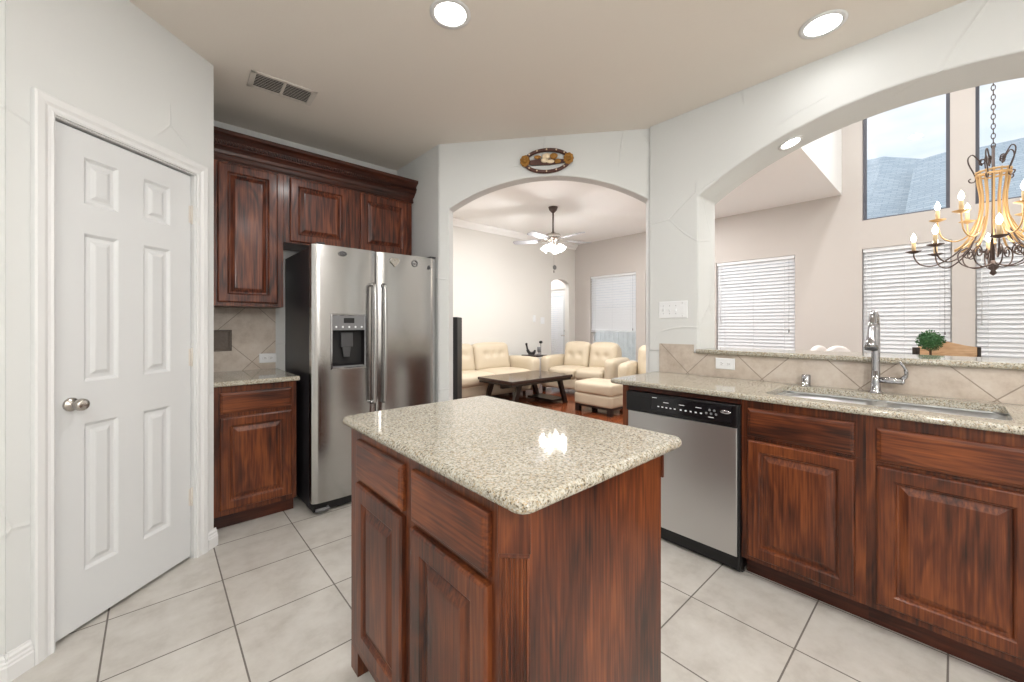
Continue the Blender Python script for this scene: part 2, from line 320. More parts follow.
# ------------------------------------------------------------------ mesh helpers
class MB:
    def __init__(s): s.bm = bmesh.new()
    def _add(s, verts, faces, mx=None, smooth=False):
        vs = [s.bm.verts.new((mx @ Vector(v)) if mx is not None else Vector(v)) for v in verts]
        for f in faces:
            try:
                fc = s.bm.faces.new([vs[i] for i in f]); fc.smooth = smooth
            except ValueError: pass
        return s
    def box(s, x0, x1, y0, y1, z0, z1, mx=None):
        v = [(x0, y0, z0), (x1, y0, z0), (x1, y1, z0), (x0, y1, z0), (x0, y0, z1), (x1, y0, z1), (x1, y1, z1), (x0, y1, z1)]
        return s._add(v, [(0, 3, 2, 1), (4, 5, 6, 7), (0, 1, 5, 4), (1, 2, 6, 5), (2, 3, 7, 6), (3, 0, 4, 7)], mx)
    def prism(s, pts, y0, y1, mx=None):
        """outline pts (x,z) extruded from y0 to y1"""
        n = len(pts); v = [(x, y0, z) for x, z in pts]+[(x, y1, z) for x, z in pts]
        return s._add(v, [tuple(range(n)), tuple(range(2*n-1, n-1, -1))]+[(i, (i+1) % n+0, (i+1) % n+n, i+n)[::-1] for i in range(n)], mx)
    def poly_z(s, pts, z0, z1, mx=None):
        n = len(pts); v = [(x, y, z0) for x, y in pts]+[(x, y, z1) for x, y in pts]
        return s._add(v, [tuple(range(n-1, -1, -1)), tuple(range(n, 2*n))]+[(i, (i+1) % n, (i+1) % n+n, i+n) for i in range(n)], mx)
    def lathe(s, prof, c=(0, 0, 0), seg=24, mx=None, cap=True):
        v = []; f = []
        for r, z in prof:
            for k in range(seg):
                a = 2*PI*k/seg; v.append((c[0]+r*math.cos(a), c[1]+r*math.sin(a), c[2]+z))
        for i in range(len(prof)-1):
            for k in range(seg):
                k2 = (k+1) % seg; f.append((i*seg+k, i*seg+k2, (i+1)*seg+k2, (i+1)*seg+k))
        if cap:
            f.append(tuple(range(seg-1, -1, -1))); n = (len(prof)-1)*seg; f.append(tuple(range(n, n+seg)))
        return s._add(v, f, mx, True)
    def tube(s, pts, r, seg=8, mx=None, closed=False):
        P = [Vector(p) for p in pts]; n = len(P); v = []; f = []; up = None
        R = r if isinstance(r, (list, tuple)) else [r]*n
        for i in range(n):
            if closed: d = P[(i+1) % n]-P[i-1]
            else: d = P[min(i+1, n-1)]-P[max(i-1, 0)]
            if d.length < 1e-9: d = Vector((0, 0, 1))
            d.normalize()
            if up is None:
                up = Vector((0, 0, 1)) if abs(d.z) < .9 else Vector((1, 0, 0))
            a = (up-d*up.dot(d)); a.normalize(); b = d.cross(a); up = a
            for k in range(seg):
                t = 2*PI*k/seg; v.append(tuple(P[i]+(a*math.cos(t)+b*math.sin(t))*R[i]))
        m = n if closed else n-1
        for i in range(m):
            j = (i+1) % n
            for k in range(seg):
                k2 = (k+1) % seg; f.append((i*seg+k, i*seg+k2, j*seg+k2, j*seg+k))
        if not closed:
            f.append(tuple(range(seg-1, -1, -1))); f.append(tuple(range((n-1)*seg, n*seg)))
        return s._add(v, f, mx, True)
    def ball(s, c, r, seg=12, sc=(1, 1, 1), mx=None):
        pr = [(math.sin(PI*i/seg)*r, -math.cos(PI*i/seg)*r) for i in range(seg+1)]
        pr[0] = (r*.02, pr[0][1]); pr[-1] = (r*.02, pr[-1][1])
        T = Matrix.Translation(Vector(c)) @ Matrix.Diagonal((*sc, 1))
        if mx is not None: T = mx @ T
        return s.lathe(pr, seg=seg*2 if seg < 10 else seg, mx=T)
    def rings(s, rect, rings, mx=None, back=None):
        """nested rectangles: rect (x0,x1,z0,z1); rings [(inset, y)]; last ring is filled, first one closed to the back plane"""
        x0, x1, z0, z1 = rect; v = []; f = []
        rr = list(rings)
        if back is not None: rr = [(rr[0][0], back)]+rr
        for ins, y in rr:
            v += [(x0+ins, y, z0+ins), (x1-ins, y, z0+ins), (x1-ins, y, z1-ins), (x0+ins, y, z1-ins)]
        for i in range(len(rr)-1):
            for k in range(4):
                k2 = (k+1) % 4; f.append((i*4+k, i*4+k2, (i+1)*4+k2, (i+1)*4+k))
        n = (len(rr)-1)*4; f.append((n, n+1, n+2, n+3))
        if back is not None: f.append((3, 2, 1, 0))
        return s._add(v, f, mx)
    def build(s, name, mat, parent=None, bevel=0, seg=2, smooth=False, subsurf=0):
        me = bpy.data.meshes.new(name); s.bm.normal_update(); s.bm.to_mesh(me); s.bm.free()
        o = bpy.data.objects.new(name, me); COL.objects.link(o); me.materials.append(mat if not isinstance(mat, str) else M[mat])
        if smooth:
            for p in me.polygons: p.use_smooth = True
        if parent is not None: o.parent = parent
        if bevel > 0:
            b = o.modifiers.new('bevel', 'BEVEL'); b.width = bevel; b.segments = seg; b.limit_method = 'ANGLE'; b.angle_limit = math.radians(40)
        if subsurf:
            b = o.modifiers.new('sub', 'SUBSURF'); b.levels = subsurf; b.render_levels = subsurf
        return o
def tag(o, label, cat, group=None, kind=None):
    o['label'] = label; o['category'] = cat
    if group: o['group'] = group
    if kind: o['kind'] = kind
    return o
def thing(name, label, cat, loc=(0, 0, 0), rz=0, group=None):
    o = bpy.data.objects.new(name, None); COL.objects.link(o); o.empty_display_size = .1
    o.location = loc; o.rotation_euler = (0, 0, rz)
    return tag(o, label, cat, group)
def struct(o): o['kind'] = 'structure'; return o
def sempty(name, loc=(0, 0, 0), rz=0):
    o = bpy.data.objects.new(name, None); COL.objects.link(o); o.location = loc; o.rotation_euler = (0, 0, rz); return struct(o)
def copy_tree(o, parent=None):
    c = o.copy(); COL.objects.link(c)
    if parent is not None: c.parent = parent
    for ch in list(o.children): copy_tree(ch, c)
    return c
def spline(pts, n=8):
    P = [Vector(p) for p in pts]; out_ = []
    for i in range(len(P)-1):
        p0 = P[max(i-1, 0)]; p1 = P[i]; p2 = P[i+1]; p3 = P[min(i+2, len(P)-1)]
        for k in range(n):
            t = k/n; out_.append(.5*((2*p1)+(-p0+p2)*t+(2*p0-5*p1+4*p2-p3)*t*t+(-p0+3*p1-3*p2+p3)*t**3))
    out_.append(P[-1]); return out_
def frame(p0, d):
    """local x along d, y away from the room (left normal turned so), z up"""
    d = Vector((d[0], d[1], 0)).normalized(); y = Vector((-d.y, d.x, 0))
    m = Matrix.Identity(4)
    for i in range(3): m[i][0] = d[i]; m[i][1] = y[i]; m[i][2] = (0, 0, 1)[i]; m[i][3] = (p0[0], p0[1], 0)[i]
    return m

# ------------------------------------------------------------------ setting: floors and ceilings
m = MB(); m.poly_z([(-1.9, -2.0), (7.45, -2.0), (7.45, 1.2), (3.05, 1.2), (3.05, 1.53), (2.8, 1.55), (1.80, 2.87), (1.80, 3.65), (-1.9, 3.65)], -.1, 0)
struct(m.build('floor', 'tile'))
m = MB(); m.poly_z([(3.05, 1.2), (7.45, 1.2), (7.45, 7.5), (.9, 7.5), (.9, 3.65), (1.80, 3.65), (1.80, 2.87), (2.8, 1.55), (3.05, 1.53)], -.1, -.001)
struct(m.build('floor_living', 'planks'))
m = MB(); m.poly_z([(-1.9, -2.0), (2.80, -2.0), (2.80, 1.53), (1.77, 2.83), (1.77, 3.6), (-1.9, 3.6)], ZC, ZC+.06)
struct(m.build('ceiling', 'ceiling'))
m = MB(); m.poly_z([(.9, 3.62), (1.80, 3.62), (1.85, 2.80), (2.9, 1.5), (2.9, 1.20), (7.45, 1.20), (7.45, 7.5), (.9, 7.5)], ZL, ZL+.08)
struct(m.build('ceiling_living', 'ceiling_white'))
m = MB(); m.box(2.74, 7.45, -2.0, 1.2, ZN, ZN+.08)
struct(m.build('ceiling_nook', 'ceiling_white'))
m = MB(); m.box(2.9, 7.33, 1.08, 1.2, ZL, ZN)
struct(m.build('wall_fascia', 'ceiling_white'))

# ------------------------------------------------------------------ setting: walls
def arc(x0, x1, zs, za, n=28):
    """points of a segmental arch from (x0,zs) over apex za to (x1,zs)"""
    h = za-zs; w = (x1-x0)/2; R = (w*w+h*h)/(2*h); cx_ = (x0+x1)/2; cz = za-R
    a = math.asin(w/R)
    return [(cx_+R*math.sin(-a+2*a*i/n), cz+R*math.cos(-a+2*a*i/n)) for i in range(n+1)]
def grid_wall(name, mat, p0, d, L, z0, z1, th, holes):
    mx = frame(p0, d); m = MB()
    xs = sorted({0, L}|{h[0] for h in holes}|{h[1] for h in holes}); zs = sorted({z0, z1}|{h[2] for h in holes}|{h[3] for h in holes})
    v = {}
    def inside(xa, xb, za, zb):
        return any(h[0] <= xa+1e-6 and xb-1e-6 <= h[1] and h[2] <= za+1e-6 and zb-1e-6 <= h[3] for h in holes)
    cells = {(i, j) for i in range(len(xs)-1) for j in range(len(zs)-1) if not inside(xs[i], xs[i+1], zs[j], zs[j+1])}
    def V(i, j, y):
        k = (i, j, y)
        if k not in v: v[k] = m.bm.verts.new(mx @ Vector((xs[i], y, zs[j])))
        return v[k]
    for (i, j) in cells:
        m.bm.faces.new([V(i, j, 0), V(i+1, j, 0), V(i+1, j+1, 0), V(i, j+1, 0)])
        m.bm.faces.new([V(i, j+1, th), V(i+1, j+1, th), V(i+1, j, th), V(i, j, th)])
        if (i-1, j) not in cells: m.bm.faces.new([V(i, j, 0), V(i, j+1, 0), V(i, j+1, th), V(i, j, th)])
        if (i+1, j) not in cells: m.bm.faces.new([V(i+1, j, th), V(i+1, j+1, th), V(i+1, j+1, 0), V(i+1, j, 0)])
        if (i, j-1) not in cells: m.bm.faces.new([V(i, j, th), V(i+1, j, th), V(i+1, j, 0), V(i, j, 0)])
        if (i, j+1) not in cells: m.bm.faces.new([V(i, j+1, 0), V(i+1, j+1, 0), V(i+1, j+1, th), V(i, j+1, th)])
    return struct(m.build(name, mat))

# pantry corner
DV = Vector((.738, .675, 0)).normalized(); DN = Vector((.675, -.738, 0)).normalized()   # DN points into the kitchen
P0 = Vector((-.294, 2.331, 0)); PW = P0+DN*.018                                          # door plane / wall plane
A_ = PW-DV*.14; B_ = PW+DV*.7233
grid_wall('wall_pantry', 'wall', A_, DV, (B_-A_).length, 0, ZC, .11, [(.14-.012, .14+.611, 0, 2.062)])
m = MB(); m.box(-1.9, A_.x, A_.y, A_.y+.11, 0, ZC); struct(m.build('wall_left', 'wall', bevel=.012))
m = MB(); m.poly_z([(B_.x, B_.y), (B_.x, 3.6), (B_.x-.11, 3.6), (B_.x-.11, B_.y-.04)], 0, ZC); struct(m.build('wall_pantry_side', 'wall'))
m = MB(); m.box(-1.9, 1.84, 3.55, 3.67, 0, ZL); struct(m.build('wall_refrigerator', 'wall'))
m = MB(); m.poly_z([(1.72, 2.80), (1.84, 2.89), (1.84, 3.6), (1.72, 3.6)], 0, ZL); struct(m.build('wall_return', 'wall', bevel=.01))
# wall with the living-room arch
AD = Vector((1.04, -1.285, 0)).normalized(); L1 = 1.6533
mx = frame((1.72, 2.80), AD)
pts = [(0, 0), (.086, 0)]+arc(.086, 1.635, 2.19, 2.411)+[(1.635, 0), (L1, 0), (L1, ZL), (0, ZL)]
m = MB(); m.prism(pts, 0, .115, mx); o = struct(m.build('wall_living_arch', 'wall', bevel=.008))
# peninsula wall with wide arch; local x runs toward -Y
mx = frame((2.735, 1.515), (0, -1)); Y2 = lambda y: 1.515-y
m = MB(); m.prism([(0, 0), (3.5, 0), (3.5, 1.06), (0, 1.06)], 0, .295, mx)
struct(m.build('wall_peninsula', 'wall'))
pts = [(0, 1.06), (Y2(1.159), 1.06)]+arc(Y2(1.159), Y2(-.901), 2.122, 2.44, 40)+[(Y2(-.901), 1.06), (3.5, 1.06), (3.5, ZN), (0, ZN)]
m = MB(); m.prism(pts, 0, .295, mx); struct(m.build('wall_peninsula_arch', 'wall', bevel=.01))
# closing walls
m = MB(); m.box(-1.9, 7.45, -2.1, -2.0, 0, ZN); struct(m.build('wall_back', 'wall_living'))
m = MB(); m.box(-2.0, -1.9, -2.0, 3.6, 0, ZC); struct(m.build('wall_side', 'wall'))
m = MB(); m.box(.8, .9, 3.67, 7.5, 0, ZL); struct(m.build('wall_living_side', 'wall_living'))
# living room left wall with small arched opening (front face Y=5.93 facing -Y)
YL = 5.93
mx = frame((.9, YL), (1, 0))
pts = [(0, 0), (5.60, 0)]+arc(5.60, 6.20, 2.20, 2.29, 14)+[(6.20, 0), (6.43, 0), (6.43, ZL), (0, ZL)]
m = MB(); m.prism(pts, 0, .13, mx); struct(m.build('wall_living_left', 'wall_living', bevel=.01))
m = MB(); m.box(.9, 7.33, 7.4, 7.5, 0, ZL); struct(m.build('wall_hall', 'wall_living'))
# rear wall, local x toward -Y from Y=7.5
RX = 7.33; R = lambda y: 7.5-y
WINS = [(4.354, 5.509, .48, 2.345), (2.998, 4.153, .48, 2.345), (1.638, 2.793, .48, 2.335),
        (.02, .859, .48, 2.31), (-1.02, -.17, .48, 2.31), (.035, .859, 2.705, 4.35), (-1.02, -.17, 2.705, 4.35)]
DOOR = (6.17, 7.0, 0, 2.12)
grid_wall('wall_rear', 'wall_rear', (RX, 7.5), (0, -1), 9.5, 0, ZN, .16, [(R(b), R(a), z0, z1) for a, b, z0, z1 in WINS+[DOOR]])

# windows: frame > pane ; sill
for i, (a, b, z0, z1) in enumerate(WINS):
    e = sempty('window_%d' % (i+1), (RX+.10, b, z0), -PI/2)
    w = b-a; h = z1-z0; m = MB(); f = .035
    m.box(0, w, 0, .06, 0, f); m.box(0, w, 0, .06, h-f, h); m.box(0, f, 0, .06, f, h-f); m.box(w-f, w, 0, .06, f, h-f)
    if z0 < 1: m.box(f, w-f, .01, .05, h*.46, h*.46+.035)
    m.build('window_frame', simple('dark_frame', srgb(96, 98, 108), .5) if z0 > 1 else M['trim'], e, bevel=.003)
    m = MB(); m.box(f, w-f, .028, .033, f, h-f); m.build('pane', 'glass', e)
    if z0 < 1:
        m = MB(); m.box(-.03, w+.03, -.125, -.01, -.022, 0); m.build('window_sill', 'trim', e, bevel=.004)
# blinds hung in the lower windows
def blind(a, b, z0, z1, label, lift=0.0):
    t = thing('window_blind', label, 'blind', (RX+.045, b, z0), -PI/2, 'white slat blinds on the rear wall')
    w = b-a; h = z1-z0
    m = MB(); m.box(.008, w-.008, -.03, .03, h-.05, h-.002); m.build('headrail', 'white_plastic', t, bevel=.003)
    m = MB(); z = h-.075; pitch = .055; ang = math.radians(-62)
    while z > lift+.04:
        dy = .029*math.cos(ang); dz = .029*math.sin(ang)
        for s_ in (0,):
            mx_ = Matrix.Translation((0, 0, z)) @ Matrix.Rotation(-ang, 4, 'X')
            m.box(.012, w-.012, -.030, .030, -.0012, .0012, mx_)
        z -= pitch
    m.build('slats', 'blind', t)
    m = MB(); m.box(.012, w-.012, -.022, .022, lift+.005, lift+.028); m.build('bottom_rail', 'white_plastic', t, bevel=.003)
    m = MB()
    for x in (w*.12, w*.5, w*.88): m.box(x-.002, x+.002, -.032, -.030, lift+.02, h-.05)
    m.build('ladder_cord', 'white_plastic', t)
    m = MB(); m.tube([(w*.06, -.036, h-.06), (w*.06, -.038, h*.42)], .004, 6); m.build('tilt_wand', 'white_plastic', t)
    m = MB(); m.tube([(w*.93, -.036, h-.06), (w*.93, -.036, h*.37)], .0015, 5); m.lathe([(.004, 0), (.010, .01), (.007, .04), (.003, .045)], (w*.93, -.036, h*.37-.03), 8)
    m.build('pull_cord', 'grey_plastic', t)
    return t
LB = ['white slat blind in living room window behind the loveseat', 'white slat blind in living room window behind the armchair, half hidden by the column',
      'white slat blind in window just right of the column, above the bar ledge', 'white slat blind under tall window left of the chandelier, behind the faucet',
      'white slat blind in rightmost window behind the chandelier']
for i in range(5):
    a, b, z0, z1 = WINS[i]; blind(a, b, z0, z1, LB[i], lift=.62 if i == 0 else 0.0)

# exterior door in the hall, full glass with blind
e = sempty('door_2', (RX+.03, 6.97, 0), -PI/2)
m = MB(); w = .77
m.box(0, w, 0, .045, 0, .22); m.box(0, w, 0, .045, 1.96, 2.06); m.box(0, .10, 0, .045, .22, 1.96); m.box(w-.13, w, 0, .045, .22, 1.96)
m.build('door_panel', 'door', e, bevel=.003)
m = MB(); m.box(.10, w-.13, .02, .025, .22, 1.96); m.build('pane', 'glass', e)
m = MB()
for k in range(34): m.box(.105, w-.135, .006, .008, .24+k*.05, .24+k*.05+.046)
m.build('blind_slats', 'blind', e)
m = MB(); m.lathe([(.028, 0), (.026, .012), (.01, .014), (.01, .04)], mx=Matrix.Translation((w-.055, 0, 1.0)) @ Matrix.Rotation(PI/2, 4, 'X'), seg=14)
m.tube([(w-.055, -.04, 1.0), (w-.16, -.045, 1.0)], .009, 8); m.lathe([(.028, 0), (.026, .02), (.012, .022)], mx=Matrix.Translation((w-.055, 0, 1.12)) @ Matrix.Rotation(PI/2, 4, 'X'), seg=14)
m.build('door_handle', 'nickel', e)
m = MB(); m.box(-.03, 0, -.01, .1, 0, 2.12); m.box(w, w+.03, -.01, .1, 0, 2.12); m.box(-.03, w+.03, -.01, .1, 2.06, 2.12)
m.build('door_frame', 'trim', e)

# crown moulding of the living room
m = MB(); pr_ = [(0, 0), (.02, 0), (.03, .03), (.07, .07), (.08, .09), (.08, .11), (0, .11)]
m.prism([(y, ZL-.11+z) for y, z in pr_], .9, RX, Matrix(((0, 1, 0, 0), (-1, 0, 0, YL), (0, 0, 1, 0), (0, 0, 0, 1))))
struct(m.build('trim_2', 'ceiling_white'))

# ------------------------------------------------------------------ pantry door, casing, baseboards
mx = frame(P0, DV)
e = sempty('door_1', P0, math.atan2(DV.y, DV.x))
PAN = [(.108, .240, 1.752, 1.945), (.349, .483, 1.752, 1.945), (.108, .240, 1.016, 1.631), (.349, .483, 1.016, 1.631), (.108, .240, .235, .843), (.349, .483, .235, .843)]
m = MB(); xs = [.002, .108, .240, .349, .483, .597]; zs = [.016, .235, .843, 1.016, 1.631, 1.752, 1.945, 2.046]
for i in range(5):
    for j in range(7):
        if i in (1, 3) and j in (1, 3, 5): continue
        m._add([(xs[i], 0, zs[j]), (xs[i+1], 0, zs[j]), (xs[i+1], 0, zs[j+1]), (xs[i], 0, zs[j+1])], [(0, 1, 2, 3)])
for (a, b, c, d) in PAN:
    m.rings((a, b, c, d), [(0, 0), (.006, .004), (.012, .0095), (.016, .010), (.028, .009), (.042, .002), (.046, .001)])
m.box(.002, .597, .012, .036, .016, 2.046)
m._add([(.002, 0, .016), (.597, 0, .016), (.597, .02, .016), (.002, .02, .016)], [(0, 1, 2, 3)])
m._add([(.002, 0, .016), (.002, 0, 2.046), (.002, .02, 2.046), (.002, .02, .016)], [(0, 1, 2, 3)])
m._add([(.597, 0, .016), (.597, 0, 2.046), (.597, .02, 2.046), (.597, .02, .016)], [(0, 1, 2, 3)])
bmesh.ops.remove_doubles(m.bm, verts=m.bm.verts, dist=1e-5)
m.build('door_panel', 'door', e)
m = MB(); T = Matrix.Translation((.062, 0, .932)) @ Matrix.Rotation(PI/2, 4, 'X') @ Matrix.Scale(.88, 4)
m.lathe([(.004, 0), (.031, 0), (.031, .006), (.026, .011), (.013, .014), (.011, .032), (.016, .036), (.026, .044), (.0285, .054), (.0265, .066), (.020, .072), (.004, .074)], seg=24, mx=T)
m.build('door_handle', 'nickel', e)
for z in (.332, 1.079, 1.842):
    m = MB(); m.lathe([(.003, -.05), (.0055, -.048), (.0055, .048), (.003, .05)], (.601, -.004, z), 10)
    for k in range(3): m.lathe([(.0066, -.001), (.0066, .001)], (.601, -.004, z-.03+k*.03), 10)
    m.box(.585, .601, -.001, .001, z-.045, z+.045); m.build('hinge', 'vent', e)
# dark interior behind door gap and jamb
m = MB(); m.box(-.012, -.003, -.018, .09, 0, 2.062); m.box(.602, .611, -.018, .09, 0, 2.062); m.box(-.012, .611, -.018, .09, 2.053, 2.062)
m.build('door_frame', 'trim', e)
# casing profile swept up, across, down
def casing(mx, x0, x1, ztop, wdt, name, yw):
    m = MB(); prof = [(0, 0), (0, -.011), (.006, -.014), (.012, -.011), (.02, -.011), (.03, -.017), (.05, -.019), (.056, -.016), (.057, -.0)]
    sc = wdt/.057; path = []
    for u, y in prof:
        u *= sc
        path.append([(x0-u, y+yw, 0), (x0-u, y+yw, ztop+u), (x1+u, y+yw, ztop+u), (x1+u, y+yw, 0)])
    v = [p for r_ in path for p in r_]; f = []
    for i in range(len(prof)-1):
        for k in range(3): f.append((i*4+k, i*4+k+1, (i+1)*4+k+1, (i+1)*4+k))
    f.append(tuple(i*4 for i in range(len(prof)))[::-1]); f.append(tuple(i*4+3 for i in range(len(prof))))
    m._add(v, f, mx); bmesh.ops.recalc_face_normals(m.bm, faces=m.bm.faces)
    return struct(m.build(name, 'trim'))
casing(mx, -.008, .607, 2.058, .066, 'trim_1', -.018)
def baseboard(name, p0, d, L, h=.10, off=0):
    m = MB(); prof = [(0, 0), (-.016, 0), (-.016, .055), (-.013, .06), (-.013, .068), (-.009, .074), (-.009, .084), (-.004, .092), (-.003, h), (0, h)]
    mx_ = frame(p0, d)
    n = len(prof); v = [(0, y, z) for y, z in prof]+[(L, y, z) for y, z in prof]
    m._add(v, [tuple(range(n)), tuple(range(2*n-1, n-1, -1))]+[(i, (i+1) % n, (i+1) % n+n, i+n)[::-1] for i in range(n)], mx_)
    bmesh.ops.recalc_face_normals(m.bm, faces=m.bm.faces)
    return struct(m.build(name, 'trim'))
baseboard('baseboard_pantry_left', A_-DV*.006, DV, .072)
baseboard('baseboard_pantry_right', PW+DV*.675, DV, .062)
baseboard('baseboard_left', (-1.9, A_.y), (1, 0), 1.9+A_.x+.006)
baseboard('baseboard_living', (.9, YL), (1, 0), 5.55)

# ------------------------------------------------------------------ cabinet fronts
def raised_front(w, h, x0, z0, yf, st=.055):
    """raised-panel door at local x0,z0; face at y=yf, 19 mm thick"""
    m = MB(); r = (x0, x0+w, z0, z0+h)
    m.rings(r, [(0, yf+.006), (.002, yf+.003), (.006, yf+.0005), (.009, yf), (st-.006, yf), (st, yf+.004), (st+.004, yf+.011), (st+.010, yf+.0125), (st+.014, yf+.0115), (st+.036, yf+.002), (st+.042, yf+.0015)], back=yf+.019)
    return m
def slab_front(w, h, x0, z0, yf):
    m = MB(); r = (x0, x0+w, z0, z0+h)
    m.rings(r, [(0, yf+.008), (.002, yf+.0055), (.006, yf+.004), (.009, yf+.0035), (.013, yf+.0005), (.017, yf)], back=yf+.019)
    return m

def base_cabinet(t, w, depth, fronts, kick=.075, mat='wood_v', top=.884, kz=.10):
    m = MB(); m.box(0, w, 0, depth, kz, top)
    if top < .88: m.box(0, w, 0, .02, top, .884)
    m.build('cabinet_body', mat, t, bevel=.0015)
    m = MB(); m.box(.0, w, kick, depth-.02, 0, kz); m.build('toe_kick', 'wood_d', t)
    for kind, x0, z0, ww, hh in fronts:
        if kind == 'door': raised_front(ww, hh, x0, z0, -.018).build('door', mat, t)
        else: slab_front(ww, hh, x0, z0, -.018).build('drawer', 'wood_h', t)

# ---- left base cabinet beside refrigerator, faces -Y
t = thing('base_cabinet', 'narrow dark cherry base cabinet between pantry door and refrigerator', 'cabinet', (.262, 2.945, 0))
base_cabinet(t, .447, .60, [('drawer', .031, .715, .386, .127), ('door', .031, .135, .386, .556)])
m = MB(); m.box(.256, .722, 2.90, 3.545, .884, .914); tag(m.build('granite_countertop', 'granite', bevel=.008, seg=3), 'short speckled granite countertop next to the refrigerator', 'countertop')
# backsplash panel (tile) on the left
m = MB(); m.box(.25, .705, 3.538, 3.55, .914, 1.385)
o = struct(m.build('wall_backsplash_left', 'splash_left'))
m = MB(); m.rings((.27, .424, 1.062, 1.216), [(0, 3.536), (.004, 3.533), (.012, 3.534), (.02, 3.532)], back=3.538)
tag(m.build('accent_tile', 'accent'), 'dark embossed metal accent tile set in the backsplash by the pantry wall', 'tile')

# ---- upper cabinets, face Y=3.22
UF = 3.215
def upper(t, w, h, doors):
    m = MB(); m.box(0, w, 0, 3.548-UF, 0, h); m.build('cabinet_body', 'oak_v', t, bevel=.0015)
    for x0, z0, ww, hh in doors: raised_front(ww, hh, x0, z0, -.018, .058).build('door', 'oak_v', t)
t = thing('wall_cabinet', 'tall single-door dark oak wall cabinet above the short countertop', 'cabinet', (.262, UF, 1.378))
upper(t, .428, .98, [(.045, .025, .345, .915)])
t = thing('wall_cabinet', 'wide two-door dark oak wall cabinet over the refrigerator', 'cabinet', (.690, UF, 1.845))
upper(t, 1.008, .513, [(.04, .012, .42, .46), (.548, .012, .42, .46)])
# crown
t = thing('crown_molding', 'dark oak crown molding with rope strip running along the tops of the wall cabinets', 'molding', (.255, UF, 2.33))
prof = [(0, 0), (-.006, 0), (-.010, .008), (-.006, .016), (-.006, .04), (-.012, .048), (-.016, .066), (-.028, .082), (-.040, .09), (-.040, .128), (-.046, .134), (-.052, .142), (-.064, .152), (-.074, .156), (-.078, .160), (-.078, .182), (0, .182)]
n = len(prof); Lc = 1.447
v = [(0, y, z) for y, z in prof]+[(Lc-y*1.0 if y < 0 else Lc, y, z) for y, z in prof]+[(Lc-y, .29, z) for y, z in prof]
m = MB(); fcs = []
for k in (0, 1):
    for i in range(n-1): fcs.append((k*n+i, k*n+i+1, (k+1)*n+i+1, (k+1)*n+i))
m._add(v, fcs+[tuple(range(n))]); m._add([(0, 0, .182), (0, -.078, .182), (Lc+.078, -.078, .182), (Lc+.078, .29, .182), (0, .29, .182)], [(0, 1, 2, 3, 4)])
bmesh.ops.recalc_face_normals(m.bm, faces=m.bm.faces); m.build('crown_profile', 'wood_d', t)
m = MB(); x = 0
while x < Lc+.03:
    m._add([(x, -.0395, .096), (x+.009, -.0395, .096), (x+.015, -.0395, .122), (x+.006, -.0395, .122), (x+.003, -.056, .100), (x+.009, -.056, .100), (x+.012, -.056, .118), (x+.006, -.056, .118)],
           [(4, 5, 6, 7), (0, 1, 5, 4), (1, 2, 6, 5), (2, 3, 7, 6), (3, 0, 4, 7)]); x += .0165
m.build('rope_strip', 'wood_d', t)

# ------------------------------------------------------------------ refrigerator, faces -Y, doors at Y=2.80
t = thing('refrigerator', 'stainless steel side-by-side refrigerator with ice dispenser under the wall cabinets', 'refrigerator', (.768, 2.80, 0))
FW = .935; SP = .433
m = MB(); m.box(.004, FW-.004, .075, .74, .02, 1.775); m.build('body', 'fridge_side', t, bevel=.004)
def bulged(x0, x1, z0, z1, bulge, hole=None):
    m = MB(); nx = 16; v = []; f = []
    xs_ = [x0+(x1-x0)*i/nx for i in range(nx+1)]; zs_ = [z0, z1]
    if hole:
        xs_ = sorted(set([x for x in xs_ if not any(abs(x-h) < .012 for h in hole[:2])]+[hole[0], hole[1]])); zs_ = [z0, hole[2], hole[3], z1]
    def yy(x): u = (x-x0)/(x1-x0)*2-1; return -bulge*(1-u*u)+.014*max(0, abs(u)-.93)/.07
    idx = {}
    for i, x in enumerate(xs_):
        for j, z in enumerate(zs_): idx[i, j] = len(v); v.append((x, yy(x)+.004, z))
    for i in range(len(xs_)-1):
        for j in range(len(zs_)-1):
            if hole and xs_[i] >= hole[0]-1e-6 and xs_[i+1] <= hole[1]+1e-6 and j == 1: continue
            f.append((idx[i, j], idx[i+1, j], idx[i+1, j+1], idx[i, j+1]))
    m._add(v, f, None, True)
    bot = [(x, yy(x)+.004) for x in xs_]+[(x1, .07), (x0, .07)]
    for z in (z0, z1):
        m._add([(a, b, z) for a, b in bot], [tuple(range(len(bot)))])
    m._add([(x0, yy(x0)+.004, z0), (x0, yy(x0)+.004, z1), (x0, .07, z1), (x0, .07, z0)], [(0, 1, 2, 3)])
    m._add([(x1, yy(x1)+.004, z0), (x1, yy(x1)+.004, z1), (x1, .07, z1), (x1, .07, z0)], [(0, 1, 2, 3)])
    m._add([(x0, .07, z0), (x1, .07, z0), (x1, .07, z1), (x0, .07, z1)], [(0, 1, 2, 3)])
    return m
HOLE = (.112, .353, .955, 1.325)
dl = bulged(0, SP-.003, .075, 1.785, .010, HOLE).build('door', 'steel', t); dl['label'] = 'narrow freezer door with dispenser'
dr = bulged(SP+.003, FW, .075, 1.785, .012).build('door', 'steel', t); dr['label'] = 'wider plain right door'
m = MB(); m.box(.01, FW-.01, .02, .1, .015, .07); m.build('bottom_grille', 'blackmat', t, bevel=.003)
m = MB(); m.box(SP-.003, SP+.003, .02, .07, .08, 1.78); m.build('door_gasket', 'rubber', t)
for x in (.03, FW-.06):
    m = MB(); m.box(x, x+.05, .0, .09, 1.786, 1.80); m.build('hinge_cover', 'fridge_side', t, bevel=.003)
m = MB(); m.tube([(.02, .0, .03), (.10, -.004, .03), (.10, .04, .03)], .012, 8); m.build('leveling_foot', 'grey_plastic', t)
